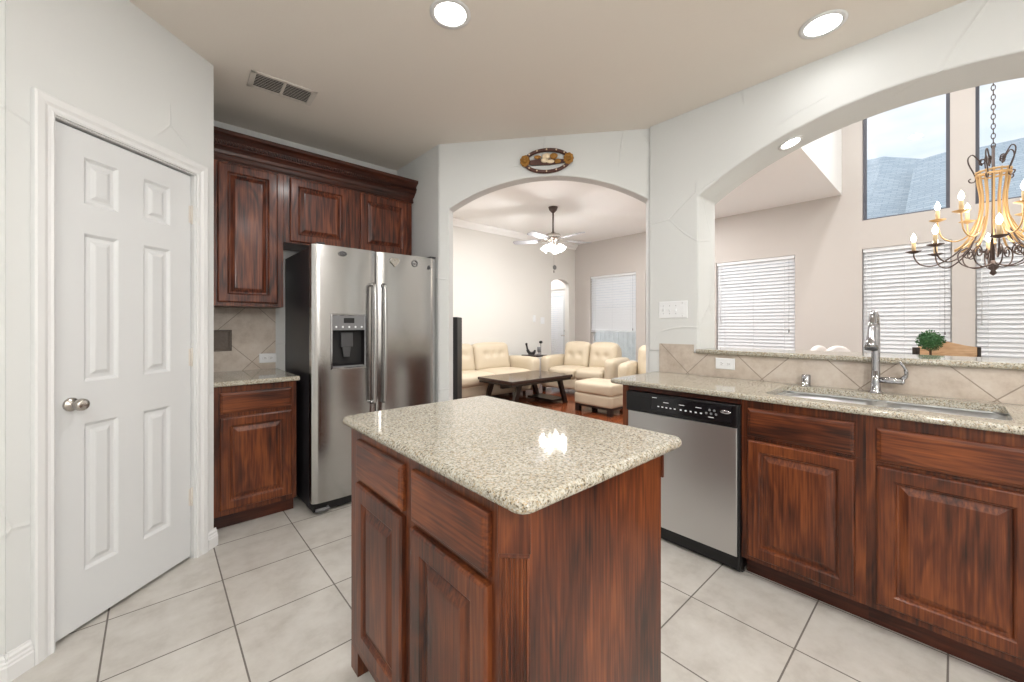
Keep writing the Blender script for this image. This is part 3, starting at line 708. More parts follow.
for x in (SP-.037, SP+.037):
    m = MB(); p_ = spline([(x, -.008, .70), (x, -.045, .705), (x, -.058, .76), (x, -.066, 1.12), (x, -.058, 1.48), (x, -.045, 1.535), (x, -.008, 1.54)], 8)
    m.tube(p_, .0135, 12); m.build('door_handle', 'steel_v', t)
# dispenser
yb = .002
m = MB(); a, b, c, d = HOLE
m._add([(a, -.004, c), (b, -.004, c), (b, -.004, d), (a, -.004, d), (a+.012, .055, c+.03), (b-.012, .055, c+.03), (b-.012, .055, 1.215), (a+.012, .055, 1.215), (a+.004, .0, 1.215), (b-.004, .0, 1.215)],
       [(0, 1, 5, 4), (0, 4, 7, 8, 3), (1, 2, 9, 6, 5), (4, 5, 6, 7), (7, 6, 9, 8)])
m.build('dispenser_recess', 'blackmat', t)
m = MB(); m.rings((a, b, c-.006, d+.004), [(0, -.004), (.002, -.013), (.009, -.014), (.013, -.010)]);
bmesh.ops.delete(m.bm, geom=[f_ for f_ in m.bm.faces if abs(f_.calc_area()) > .05], context='FACES')
m.build('dispenser_bezel', 'chrome', t)
m = MB(); m.box(a+.008, b-.008, -.010, .0, 1.216, d-.006); pnl = m.build('control_panel', 'grey_plastic', t, bevel=.002)
m = MB(); m.box(a+.085, b-.085, -.0115, -.010, 1.265, 1.30); m.build('display', 'black', pnl)
for k in range(5):
    m = MB(); m.ball((a+.035+k*.043, -.011, 1.238), .007, 8, (1, .4, 1)); m.build('button', 'white_plastic', pnl)
m = MB(); m.box(a+.075, b-.085, .012, .05, 1.10, 1.20); m.prism([(a+.085, 1.12), (b-.095, 1.12), (b-.105, 1.03), (a+.095, 1.03)], .02, .03); m.build('dispenser_paddle', 'grey_dark', t, bevel=.004)
m = MB(); m.box(a+.012, b-.012, -.004, .05, c+.004, c+.016); m.build('drip_tray', 'grey_plastic', t, bevel=.003)
m = MB(); m.lathe([(.004, 0), (.026, 0), (.026, .003), (.02, .004)], seg=28, mx=Matrix.Translation((.19, -.009, 1.738)) @ Matrix.Rotation(PI/2, 4, 'X') @ Matrix.Diagonal((1, .62, 1, 1)))
bd = m.build('badge', 'grey_dark', t)
m = MB(); m.lathe([(.0265, 0), (.029, 0), (.029, .003), (.0265, .003)], seg=28, cap=False, mx=Matrix.Translation((.19, -.0095, 1.738)) @ Matrix.Rotation(PI/2, 4, 'X') @ Matrix.Diagonal((1, .62, 1, 1)))
m.build('badge_rim', 'chrome', bd)
m = MB()
for k, (u, q) in enumerate([(-.010, .010), (0, .013), (.010, .009)]): m.tube([(.19+u, -.0135, 1.738-q*.6), (.19+u+.004, -.0135, 1.738), (.19+u, -.0135, 1.738+q*.6)], .0012, 5)
m.build('badge_emblem', 'chrome', bd)
# magnets stuck on right door (separate things)
def yfr(x): return 2.80+.004-.012
def magnet(kind, x, z, r):
    m = MB()
    if kind == 'ring':
        m.tube([(x+r*math.cos(a_), yfr(x)-.005, z+r*1.05*math.sin(a_)) for a_ in [2*PI*k/24 for k in range(24)]], .004, 6, closed=True)
        m.ball((x, yfr(x)-.003, z), r*.45, 8, (1, .3, 1)); m.box(x-r*.8, x+r*.8, yfr(x)-.003, yfr(x)+.004, z-.003, z+.003)
    elif kind == 'heart':
        pts_ = []
        for k in range(30):
            a_ = 2*PI*k/30; pts_.append((x+r*.062*16*math.sin(a_)**3, z+r*.062*(13*math.cos(a_)-5*math.cos(2*a_)-2*math.cos(3*a_)-math.cos(4*a_))))
        m.prism(pts_, yfr(x)-.004, yfr(x)+.003)
        m.tube([(px_, yfr(x)-.005, pz_) for px_, pz_ in pts_], .0035, 6, closed=True)
    else:
        m.prism([(x-r*.6, z-r), (x+r*.7, z-r), (x+r*.5, z), (x+r*.1, z+r), (x-r*.3, z+r*.2)], yfr(x)-.004, yfr(x)+.003)
    return m
tag(magnet('heart', 1.335, 1.722, .034).build('magnet', 'nickel'), 'large heart-shaped pewter magnet near top of right refrigerator door', 'magnet')
tag(magnet('ring', 1.500, 1.727, .022).build('magnet', 'grey_plastic'), 'small round ring magnet in the middle of right refrigerator door top', 'magnet')
tag(magnet('bit', 1.625, 1.71, .016).build('magnet', 'grey_dark'), 'tiny dark magnet near the outer edge of right refrigerator door', 'magnet')

# ------------------------------------------------------------------ island
IX, IY = .538, .593; IX1, IY1 = 1.14, 1.478
t = thing('kitchen_island', 'dark cherry kitchen island cabinet with fluted corner under the granite slab', 'kitchen island', (IX, IY1, 0), -PI/2)
# local x = toward camera side (world -Y), local y = world +X
w = IY1-IY; dp_ = IX1-IX; c = .045
m = MB(); m.poly_z([(0, 0), (w-c, 0), (w, c), (w, dp_), (0, dp_)], .085, .884); m.build('cabinet_body', 'wood_v', t, bevel=.001)
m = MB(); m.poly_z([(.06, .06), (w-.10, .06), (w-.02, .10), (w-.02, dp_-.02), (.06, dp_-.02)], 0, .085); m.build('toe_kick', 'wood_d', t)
# foot blocks at corners on left face
for x0, x1 in ((0, .062), (w-c-.05, w-c)):
    m = MB(); m.prism([(x0, 0), (x1, 0), (x1, .085), (x0, .085)], 0, .06); m.build('foot', 'wood_v', t)
m = MB(); m.poly_z([(w-c, 0), (w, c), (w, dp_), (w-.03, dp_), (w-.03, .09), (w-c-.02, .06)], 0, .0855); m.build('plinth', 'wood_v', t)
LXI = lambda y: IY1-y
for kind, ya, yb_, z0, z1 in (('drawer', 1.397, 1.053, .718, .852), ('drawer', 1.0, .662, .712, .852), ('door', 1.397, 1.053, .14, .702), ('door', 1.0, .662, .14, .695)):
    if kind == 'door': raised_front(ya-yb_, z1-z0, LXI(ya), z0, -.018, .06).build('door', 'wood_v', t)
    else: slab_front(ya-yb_, z1-z0, LXI(ya), z0, -.018).build('drawer', 'wood_h', t)
# fluted chamfer pilaster
cm = Matrix.Translation((w-c, 0, 0)) @ Matrix.Rotation(PI/4, 4, 'Z'); cl = c*math.sqrt(2)
m = MB(); pf = [(0.002, 0)]; nf = 5; u0 = .004; du = (cl-.008)/nf
pts_ = [(.002, .004), (.002, -.004)]
for k in range(nf):
    a_ = u0+k*du
    pts_ += [(a_+du*.12, -.005), (a_+du*.26, -.0005), (a_+du*.5, .002), (a_+du*.74, -.0005), (a_+du*.88, -.005)]
pts_ += [(cl-.002, -.004), (cl-.002, .004)]
m.poly_z(pts_, .10, .765, cm); pil = m.build('fluted_pilaster', 'wood_v', t)
m = MB(); m.box(-.003, cl+.003, -.010, .004, .775, .884, cm); m.box(-.001, cl+.001, -.007, .004, .765, .775, cm); m.build('pilaster_cap', 'wood_v', pil, bevel=.003)
m = MB(); m.box(-.003, cl+.003, -.010, .004, 0, .10, cm); m.build('pilaster_base', 'wood_v', pil, bevel=.003)
m = MB(); m.box(w-.03, w+.006, dp_, dp_+.008, .79, .884); m.build('corner_block', 'wood_v', t, bevel=.002)
# top
def rrect(x0, x1, y0, y1, r, n=6):
    p = []
    for cx_, cy_, a0 in ((x1-r, y1-r, 0), (x0+r, y1-r, 90), (x0+r, y0+r, 180), (x1-r, y0+r, 270)):
        for k in range(n+1): a_ = math.radians(a0+90*k/n); p.append((cx_+r*math.cos(a_), cy_+r*math.sin(a_)))
    return p
def slab(pts_, z0, z1, e=.013):
    """slab with a full bullnose edge"""
    m = MB(); n = len(pts_); cx_ = sum(p[0] for p in pts_)/n; cy_ = sum(p[1] for p in pts_)/n
    rows = []; h = (z1-z0)/2
    for k in range(9):
        a_ = -PI/2+PI*k/8; ins = e*(1-math.cos(a_)); z = (z0+z1)/2+h*math.sin(a_); row = []
        for i in range(n):
            p = Vector(pts_[i]); d1 = (p-Vector(pts_[i-1])); d2 = (Vector(pts_[(i+1) % n])-p)
            nn = Vector((d1.normalized()+d2.normalized())); nn = Vector((-nn.y, nn.x)).normalized()
            q = p+nn*ins; row.append((q.x, q.y, z))
        rows.append(row)
    v = [p for r_ in rows for p in r_]; f = [tuple(range(n-1, -1, -1)), tuple(range(8*n, 9*n))]
    for k in range(8):
        for i in range(n): j = (i+1) % n; f.append((k*n+i, k*n+j, (k+1)*n+j, (k+1)*n+i))
    m._add(v, f)
    for fc in m.bm.faces: fc.smooth = len(fc.verts) == 4
    return m
tag(slab(rrect(.512, 1.190, .54, 1.523, .035), .884, .914).build('granite_countertop', 'granite'), 'speckled beige granite slab with rounded corners on top of the kitchen island', 'countertop')

# ------------------------------------------------------------------ peninsula, faces -X, face at X=2.173
PX = 2.173
def pen(y): return (PX, y, 0)
t = thing('base_cabinet', 'dark cherry base cabinet between the dishwasher and sink cabinet', 'cabinet', pen(.708), -PI/2)
base_cabinet(t, .466, .55, [('drawer', .030, .709, .402, .136), ('door', .030, .125, .402, .566)], top=.70)
t = thing('base_cabinet', 'wide dark cherry sink base cabinet below the steel sink, right edge of photo', 'cabinet', pen(.242), -PI/2)
m_top = .70
base_cabinet(t, .96, .545, [('drawer', .033, .703, .40, .134), ('door', .033, .130, .40, .556), ('drawer', .49, .703, .40, .134), ('door', .49, .130, .40, .556)], top=.70)
t = thing('base_cabinet', 'dark cherry base cabinet right of the sink cabinet past the frame', 'cabinet', pen(-.718), -PI/2)
base_cabinet(t, .60, .55, [('drawer', .03, .709, .54, .134), ('door', .03, .125, .54, .566)])
m = MB(); m.box(PX, 2.73, 1.343, 1.383, 0, .884); tag(m.build('end_panel', 'wood_v', bevel=.002), 'dark cherry end panel at the far side of the dishwasher', 'cabinet panel')
m = MB(); m.box(PX, PX+.02, .709, 1.342, .856, .883); tag(m.build('counter_rail', 'wood_d', bevel=.001), 'thin dark cherry rail between the dishwasher and countertop', 'cabinet rail')
# counter with sink cut-out (frame of boxes merged as one outline pieces)
def counter_with_hole():
    m = MB(); x0, x1, y0, y1 = 2.138, 2.724, -1.36, 1.462; hx0, hx1, hy0, hy1 = 2.235, 2.642, -.14, .63
    outer = [(x1, y0), (x1, y1), (x0+.03, y1), (x0+.009, y1-.009), (x0, y1-.03), (x0, y0)]
    bm = m.bm; r = .035; inner = rrect(hx0, hx1, hy0, hy1, r, 5)
    def ring(z, pts__): return [bm.verts.new((a_, b_, z)) for a_, b_ in pts__]
    rows = []
    for k in range(9):
        a_ = -PI/2+PI*k/8; ins = .012*(1-math.cos(a_)); z = .899+.015*math.sin(a_)
        oo = [(x1, y0), (x1, y1-ins), (x0+.03, y1-ins), (x0+.009+ins*.7, y1-.009-ins*.7), (x0+ins, y1-.03), (x0+ins, y0)]
        rows.append(ring(z, oo))
    for k in range(8):
        for i in range(6):
            j = (i+1) % 6; f_ = bm.faces.new([rows[k][i], rows[k][j], rows[k+1][j], rows[k+1][i]]); f_.smooth = True
    ib = ring(.884, inner); it = ring(.914, inner)
    for i in range(len(inner)): j = (i+1) % len(inner); bm.faces.new([ib[j], ib[i], it[i], it[j]])
    for orow, irow in ((rows[0], ib), (rows[8], it)):
        eds = []
        for L_ in (orow, irow):
            for i in range(len(L_)):
                e_ = bm.edges.get((L_[i], L_[(i+1) % len(L_)])); eds.append(e_)
        bmesh.ops.triangle_fill(bm, edges=eds, use_beauty=True)
    bmesh.ops.recalc_face_normals(bm, faces=bm.faces)
    return m
tag(counter_with_hole().build('granite_countertop', 'granite'), 'long speckled granite peninsula countertop with the sink cut into it', 'countertop')
# sink
t = thing('kitchen_sink', 'stainless steel double-bowl sink sunk into the peninsula countertop', 'sink', (2.223, -.155, 0))
def bowl(x0, x1, y0, y1, z0, z1, name):
    m = MB(); a = rrect(x0, x1, y0, y1, .05, 5); b = rrect(x0+.015, x1-.015, y0+.015, y1-.015, .05, 5); cc = rrect(x0+.04, x1-.04, y0+.04, y1-.04, .04, 5)
    n = len(a); v = [(p[0], p[1], z1) for p in a]+[(p[0], p[1], z0+.03) for p in b]+[(p[0], p[1], z0) for p in cc]
    f = [tuple(range(2*n, 3*n))]
    for k in (0, 1):
        for i in range(n): j = (i+1) % n; f.append((k*n+i, k*n+j, (k+1)*n+j, (k+1)*n+i))
    m._add(v, f, None, True); bmesh.ops.recalc_face_normals(m.bm, faces=m.bm.faces)
    for fc in m.bm.faces: fc.normal_flip()
    cx_, cy_ = (x0+x1)/2, (y0+y1)/2
    o = m.build(name, 'sinksteel', t)
    md = o.modifiers.new('s', 'SOLIDIFY'); md.thickness = .002; md.offset = 1
    q = MB(); q.lathe([(.004, .004), (.03, .004), (.042, .006), (.045, .002), (.045, .0)], (cx_, cy_, z0), 20); q.build('drain', 'chrome', o)
bowl(.009, .424, .012, .375, .74, .876, 'bowl'); bowl(.009, .424, .405, .775, .74, .876, 'bowl')
m = MB(); m.box(.008, .425, .373, .407, .868, .8795); m.box(-.005, .010, 0, .79, .874, .882); m.box(.423, .44, 0, .79, .874, .882); m.box(-.005, .44, -.005, .012, .874, .882); m.box(-.005, .44, .775, .795, .874, .882)
m.build('rim', 'sinksteel', t, bevel=.002)
# faucet
FX, FY = 2.672, .262
t = thing('faucet', 'chrome pull-down kitchen faucet with side lever behind the sink', 'faucet', (FX, FY, .914))
m = MB(); m.lathe([(.027, 0), (.027, .006), (.021, .012), (.0185, .05), (.0175, .11)], (0, 0, 0), 20); m.build('base', 'chrome', t)
m = MB(); p_ = spline([(0, 0, .08), (.004, 0, .26), (.0, 0, .35), (-.03, 0, .388), (-.07, 0, .392), (-.105, 0, .365), (-.124, 0, .33)], 8)
m.tube(p_, [.0145+.003*(1-i/(len(p_)-1)) for i in range(len(p_))], 14); m.build('spout', 'chrome', t)
m = MB(); ax = Vector((-.122, 0, .345)); bx = Vector((-.158, 0, .228)); q = [ax.lerp(bx, k/6) for k in range(7)]
m.tube(q, [.0145, .015, .016, .0175, .019, .0215, .026], 16); hd = m.build('spray_head', 'chrome', t)
m = MB(); m.tube([bx, bx+(bx-ax).normalized()*.008], .024, 16); m.build('nozzle', 'grey_dark', hd)
m = MB(); m.tube([(0, -.01, .066), (0, -.05, .066), (0, -.095, .066)], [.014, .0165, .0165], 14); m.tube([(0, -.095, .066), (0, -.105, .066)], [.0165, .011], 14); m.build('valve_body', 'chrome', t)
m = MB(); m.tube(spline([(0, -.090, .070), (0, -.108, .095), (-.004, -.106, .125), (-.01, -.088, .160)], 6), [.010]*6+[.008]*6+[.006]*6+[.005], 10); m.build('lever', 'chrome', t)
m = MB(); m.lathe([(.024, 0), (.024, .004), (.021, .006), (.0215, .055), (.0195, .062), (.004, .063)], (0, 0, 0), 20)
o = m.build('air_gap', 'chrome'); o.location = (2.692, .55, .914); tag(o, 'small chrome air gap cap on countertop left of the sink', 'air gap')

# ---- dishwasher
t = thing('dishwasher', 'stainless dishwasher with black control panel at end of the peninsula', 'dishwasher', (2.155, 1.340, 0), -PI/2)
w = .630
m = MB(); m.box(.004, w-.004, .03, .56, .02, .850); m.build('tub', 'blackmat', t)
m = MB(); m.box(.006, w-.012, .0, .03, .095, .735); m.build('door', 'steel_dw', t, bevel=.004)
m = MB(); m.prism([(.0, .738), (w-.006, .738), (w-.006, .853), (.0, .853)], -.012, .03); cp = m.build('control_panel', 'black', t, bevel=.006, seg=3)
m = MB(); m.box(.035, .15, -.014, -.0115, .822, .830); m.build('vent_slot', 'blackmat', cp)
m = MB(); m.prism([(.16, .752), (.47, .752), (.455, .741), (.18, .741)], -.014, -.0115); m.build('handle_recess', 'blackmat', cp)
m = MB(); m.box(.165, w-.03, -.0135, -.0118, .760, .842); m.build('touch_panel', simple('gloss_black', srgb(24, 24, 27), .12), cp)
marks = [(.205+k*.024, .215+k*.024, .783, .789) for k in range(5)]+[(.335+k*.027, .345+k*.027, .783, .790) for k in range(5)]
marks += [(.24+k*.09, .27+k*.09, .812, .815) for k in range(3)]+[(.172, .20, .832, .835), (.485, .512, .772, .775)]
for a_, b_, c_, d_ in marks:
    m = MB(); m.box(a_, b_, -.0146, -.0134, c_, d_); m.build('control_mark', 'white_plastic', cp)
for k in range(5):
    m = MB(); m.lathe([(.003, 0), (.0065, 0), (.0055, .002)], mx=Matrix.Translation((.475+k*.012+(.004 if k % 2 else 0), -.0135, .792+(.018 if k % 2 else 0))) @ Matrix.Rotation(PI/2, 4, 'X'), seg=12); m.build('button', 'grey_plastic', cp)
m = MB(); m.lathe([(.003, 0), (.026, 0), (.024, .0025), (.003, .003)], seg=28, mx=Matrix.Translation((.568, -.0133, .812)) @ Matrix.Rotation(PI/2, 4, 'X') @ Matrix.Diagonal((1, .38, 1, 1))); m.build('oval_badge', 'chrome', cp)
m = MB(); m.box(.004, w-.004, .012, .04, .07, .095); m.build('door_seal', 'rubber', t)
m = MB(); m.box(.004, w-.004, .06, .08, .0, .085); m.build('toe_kick', 'blackmat', t)
m = MB(); m.box(w-.010, w, -.002, .03, .03, .852); m.build('side_trim', 'blackmat', t)
# backsplash of peninsula + ledge
m = MB(); m.box(2.725, 2.736, -1.98, 1.431, .9145, 1.062); m.box(2.725, 2.736, 1.186, 1.431, 1.062, 1.118); struct(m.build('wall_backsplash_peninsula', 'splash_pen'))
m = slab([(3.10, -.893), (3.10, 1.145), (2.735, 1.150), (2.73, 1.163), (2.708, 1.163), (2.698, 1.150), (2.698, -.893)], 1.062, 1.090, .01)
tag(m.build('bar_ledge', 'granite'), 'narrow raised granite bar ledge on the half wall behind the sink', 'ledge')

# outlets and switches (local: x right, z up, front toward -y)
def outlet(label, p, d, gang='h'):
    mx_ = frame(p, d); m = MB(); w_, h_ = (.116, .072)
    t = thing('outlet', label, 'outlet', (p[0], p[1], p[2]), math.atan2(d[1], d[0]), None)
    m.rings((-w_/2, w_/2, -h_/2, h_/2), [(0, -.002), (.003, -.006), (.008, -.0065)], back=.0); pl_ = m.build('cover_plate', 'white_plastic', t)
    for sx in (-.02, .02):
        m = MB(); m.rings((sx-.0165, sx+.0165, -.014, .014), [(0, -.0065), (.001, -.0085), (.003, -.009)]); rc = m.build('receptacle', 'white_plastic', t)
        m = MB(); m.box(sx-.005, sx+.003, -.0095, -.0089, .004, .006); m.box(sx-.005, sx+.003, -.0095, -.0089, -.006, -.004); m.ball((sx+.008, -.009, 0), .0022, 6, (1, .3, 1)); m.build('slots', 'grey_dark', rc)
outlet('white double outlet on the tiled backsplash left of the air gap', (2.725, .983, 1.003), (0, -1))
outlet('white outlet low on the backsplash beside the refrigerator', (.653, 3.538, .998), (1, 0))
t = thing('switch_plate', 'white four-gang switch plate on column at right of the arch', 'switch', (2.735, 1.333, 1.36), -PI/2)
m = MB(); m.rings((-.105, .105, -.06, .06), [(0, -.002), (.003, -.006), (.008, -.0065)], back=0); m.build('cover_plate', 'white_plastic', t)
for k in range(4):
    x = -.069+k*.046; m = MB()
    if k < 3: m.box(x-.006, x+.006, -.008, -.006, -.013, .013); m.prism([(x-.004, -.010), (x+.004, -.010), (x+.004, .004), (x-.004, .004)], -.018, -.007); m.build('toggle', 'grey_plastic' if k < 0 else 'white_plastic', t)
    else: m.box(x-.014, x+.014, -.0085, -.006, -.03, .03); m.build('dimmer', 'white_plastic', t, bevel=.002)
    for zz_ in (-1, 1):
        m = MB(); m.ball((x, -.0065, zz_*(.028 if k < 3 else .045)), .0028, 6, (1, .4, 1)); m.build('screw', 'grey_plastic', t)

# ------------------------------------------------------------------ ceiling: downlights, vent
def can(x, y, z, r, label, mat='vent', group=None):
    t = thing('recessed_light', label, 'ceiling light', (x, y, z), 0, group)
    m = MB(); m.lathe([(r*.98, -.001), (r*1.28, -.001), (r*1.28, -.004), (r*1.0, -.006), (r*.98, -.003)], seg=36, cap=False); m.build('trim_ring', 'trim', t)
    m = MB(); m.lathe([(r*.98, -.0035), (r*.2, -.0035)], seg=36); m.build('lens', 'lens', t)
    return t
can(CANS[0][0], CANS[0][1], ZC, .075, 'lit round recessed light at top center above the island')
can(CANS[1][0], CANS[1][1], ZC, .075, 'lit round recessed light above the sink near the wide arch')
for x, y in CANS[2:]: can(x, y, ZC, .075, 'added round fill light in the kitchen ceiling, out of view', group='added unseen kitchen fill lights')
for x, y in LIVING_FILLS: can(x, y, ZL, .075, 'added round fill light in the living room ceiling, out of view', group='added unseen living room fill lights')
for x, y in NOOK_FILLS: can(x, y, ZN, .09, 'added round fill light high in the nook ceiling, out of view', group='added unseen nook fill lights')
a_ = -math.atan2(2.335-2.28, .12)
t = can(2.875, .66, 2.325, .05, 'lit recessed light in the underside of the wide arch')
cz_ = 2.44-1.827; ang = math.atan2(.66-.129, 2.34-cz_); t.rotation_euler = (-ang, 0, 0); zz = cz_+1.827*math.cos(ang); t.location = (2.875, .129+1.827*math.sin(ang), zz-.001)
for o in bpy.data.objects:
    if o.name == 'arch_downlight': o.location = (2.875, t.location.y-.008*math.sin(ang)*1, zz-.012); o.rotation_euler = (-ang, 0, 0)
t = thing('fill_pendant', 'added unseen globe pendant behind the camera, for fill light', 'pendant lamp', (.1, -1.3, ZC))  # made-up fixture around the added kitchen fill light
m = MB(); m.lathe([(.01, -.03), (.06, -.02), (.06, 0)], seg=20); m.build('ceiling_canopy', 'nickel', t)
m = MB(); m.tube([(0, 0, -.02), (0, 0, -.47)], .005, 8); m.lathe([(.01, -.50), (.05, -.48), (.05, -.455), (.01, -.445)], seg=16); m.build('stem', 'nickel', t)
m = MB(); m.tube([(.155*cos(k*PI/12), .155*sin(k*PI/12), -.70) for k in range(24)], .004, 6, closed=True); m.tube([(.155, 0, -.70), (.04, 0, -.49)], .003, 6); m.tube([(-.155, 0, -.70), (-.04, 0, -.49)], .003, 6); m.build('globe_cage', 'nickel', t)
can(6.6, 6.75, ZL, .075, 'added unseen fill light in the hall past the small arched opening')  # made-up fixture for the added hall light
t = thing('ceiling_vent', 'white metal air vent in the ceiling above the wall cabinets', 'vent', (.595, 2.785, ZC))
t.rotation_euler = (0, 0, math.radians(-2))
m = MB(); W_, H_ = .178, .098
for a in ((-W_, W_, -H_, -H_+.022), (-W_, W_, H_-.022, H_), (-W_, -W_+.03, -H_, H_), (W_-.03, W_, -H_, H_), (-.008, .008, -H_, H_)): m.box(a[0], a[1], a[2], a[3], -.009, -.001)
m.build('vent_frame', 'vent', t, bevel=.003)
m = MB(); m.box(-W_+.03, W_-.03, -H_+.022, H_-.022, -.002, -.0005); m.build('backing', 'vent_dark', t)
m = MB()
for k in range(8):
    y = -H_+.034+k*.0185
    m.box(-W_+.03, W_-.03, -.009, .009, -.0006, .0006, Matrix.Translation((0, y, -.007)) @ Matrix.Rotation(math.radians(32), 4, 'X'))
m.build('slats', 'vent', t)

# ------------------------------------------------------------------ oval wall plaque over arch
pm = Vector((1.72, 2.80, 0))+AD*.876
t = thing('wall_plaque', 'oval carved brown and ochre wall ornament above the living room arch', 'wall decoration', (pm.x, pm.y, 2.523), math.atan2(AD.y, AD.x))
def oval(rx, rz, n=40, ph=0): return [(rx*math.cos(2*PI*k/n+ph), 0, rz*math.sin(2*PI*k/n+ph)) for k in range(n)]
m = MB(); m.tube([(x, -.014, z) for x, _, z in oval(.172, .084)], .0145, 8, closed=True); rim = m.build('strap_rim', 'leather_brown', t)
m = MB()
for k in range(14):
    a_ = 2*PI*(k+.5)/14; m.ball((.172*math.cos(a_), -.028, .084*math.sin(a_)), .0065, 6, (1, .5, 1))
m.build('studs', 'cream', rim)
for s_ in (-1, 1):
    m = MB()
    for k in range(9):
        a_ = 2*PI*k/9; m.ball((s_*.168+.024*math.cos(a_), -.026, .004+.03*math.sin(a_)), .016, 6, (1, .5, 1))
    m.ball((s_*.168, -.034, .004), .016, 6, (1, .6, 1)); m.build('rosette', 'ochre', t)
m = MB(); m.prism([(-.15, -.012), (-.12, -.028), (.02, -.034), (.14, -.022), (.15, .0), (.06, .012), (-.05, .018), (-.13, .01)], -.02, -.004); m.build('banner', 'leather_brown', t, bevel=.003)
m = MB(); m.ball((.0, -.018, .034), .032, 8, (1.2, .35, .7)); m.ball((-.015, -.024, .002), .03, 8, (1, .35, .7)); m.ball((.03, -.022, -.01), .024, 8, (1.3, .35, .6)); m.build('carved_figure', 'cream', t)
m = MB(); m.ball((.055, -.024, .03), .026, 8, (1.2, .4, .9)); m.ball((.085, -.024, -.012), .022, 8, (1.2, .4, .8)); m.ball((-.07, -.02, .03), .018, 8, (1.6, .4, .8)); m.build('carved_leaves', 'ochre', t)

# ------------------------------------------------------------------ living room
def cushion(w, d, h, r=.06, puff=.02, n=9, tufts=(), face='y-', td=.03, ts=.05):
    """rounded puffy block centred on x, y 0..d, z 0..h"""
    m = MB(); bm = m.bm; bmesh.ops.create_cube(bm, size=2)
    bmesh.ops.subdivide_edges(bm, edges=bm.edges[:], cuts=n, use_grid_fill=True)
    hx, hy, hz = w/2, d/2, h/2; r = min(r, hx*.95, hy*.95, hz*.95)
    for v in bm.verts:
        u = v.co.copy(); p = Vector((u.x*hx, u.y*hy, u.z*hz))
        q = Vector((max(-hx+r, min(hx-r, p.x)), max(-hy+r, min(hy-r, p.y)), max(-hz+r, min(hz-r, p.z))))
        dd = p-q
        if dd.length > 1e-6: p = q+dd.normalized()*r
        fx, fy, fz = (1-u.x**2), (1-u.y**2), (1-u.z**2)
        if abs(u.y) > .99: p.y += math.copysign(puff*fx*fz, u.y)
        if abs(u.z) > .99: p.z += math.copysign(puff*fx*fy, u.z)
        if face == 'y-' and u.y < -.5:
            for tx, tz in tufts:
                e2 = ((p.x-tx)**2+(p.z-tz)**2)/(ts*ts); p.y += td*math.exp(-e2)
        v.co = p+Vector((0, hy, hz))
    for f in bm.faces: f.smooth = True
    return m
def xf(m, mx_): bmesh.ops.transform(m.bm, matrix=mx_, verts=m.bm.verts); return m
def seat_unit(t, w, n, arm=.24, depth=.88, tuft=True, arm_l=True, arm_r=True, armz=.66, backz=.92):
    """faces local -y, front edge y=0, x 0..w"""
    xa = arm if arm_l else 0; xb = w-(arm if arm_r else 0); cw = (xb-xa)/n
    xf(cushion(w-.04, depth-.06, .22, .04, .008, 5), Matrix.Translation((w/2, .04, .09))).build('base', 'leather', t)
    for k in range(n):
        x = xa+cw*(k+.5)
        xf(cushion(cw-.008, depth-.22, .19, .06, .022), Matrix.Translation((x, -.01, .285))).build('seat_cushion', 'leather', t)
        tf = [(-cw*.22, .05), (0, .05), (cw*.22, .05)] if tuft == 3 else [(-cw*.17, .0), (cw*.17, .0)] if tuft == 2 else [(0, .0)]
        mm = cushion(cw-.01, .24, .50, .08, .03, 17, tf, td=.04, ts=.055)
        xf(mm, Matrix.Translation((x, depth-.36, .44)) @ Matrix.Rotation(math.radians(-11), 4, 'X')).build('back_cushion', 'leather', t)
    xf(cushion(xb-xa, .16, .56, .05, .01, 5), Matrix.Translation(((xa+xb)/2, depth-.17, .28))).build('backrest', 'leather', t)
    for on, x in ((arm_l, arm/2), (arm_r, w-arm/2)):
        if on: xf(cushion(arm, depth-.10, armz-.08, .07, .012, 9), Matrix.Translation((x, .01, .09))).build('armrest', 'leather', t)
    for x in (.06, w-.06):
        for y in (.08, depth-.10):
            m = MB(); m.lathe([(.028, 0), (.035, .10)], (x, y, 0), 10); m.build('leg', 'espresso', t)
t = thing('sofa', 'long cream tufted leather sofa along the left living room wall', 'sofa', (2.30, 5.0, 0)); seat_unit(t, 2.92, 3, tuft=3)
t = thing('loveseat', 'cream leather loveseat with two back cushions facing the coffee table', 'sofa', (5.40, 5.24, 0), -PI/2+.16); seat_unit(t, 1.50, 2, tuft=2, arm=.20, depth=.84)
t = thing('armchair', 'cream leather armchair partly hidden by the column right of the loveseat', 'armchair', (5.17, 3.40, 0), -PI/2+.3); seat_unit(t, .92, 1, arm=.18, depth=.80, tuft=2)
t = thing('ottoman', 'cream leather ottoman on dark legs before the armchair', 'ottoman', (4.60, 3.76, 0), -PI/2)
xf(cushion(.66, .50, .18, .05, .015, 9), Matrix.Translation((.33, -.0, .26))).build('seat_cushion', 'leather', t)
xf(cushion(.64, .48, .17, .02, .002, 5), Matrix.Translation((.33, .01, .105))).build('base', 'leather', t)
m = MB(); m.box(.02, .64, .02, .48, .08, .112); m.build('frame', 'espresso', t)
for x in (.02, .57):
    for y in (.02, .42):
        m = MB(); m.box(x, x+.07, y, y+.06, 0, .08); m.build('leg', 'espresso', t)
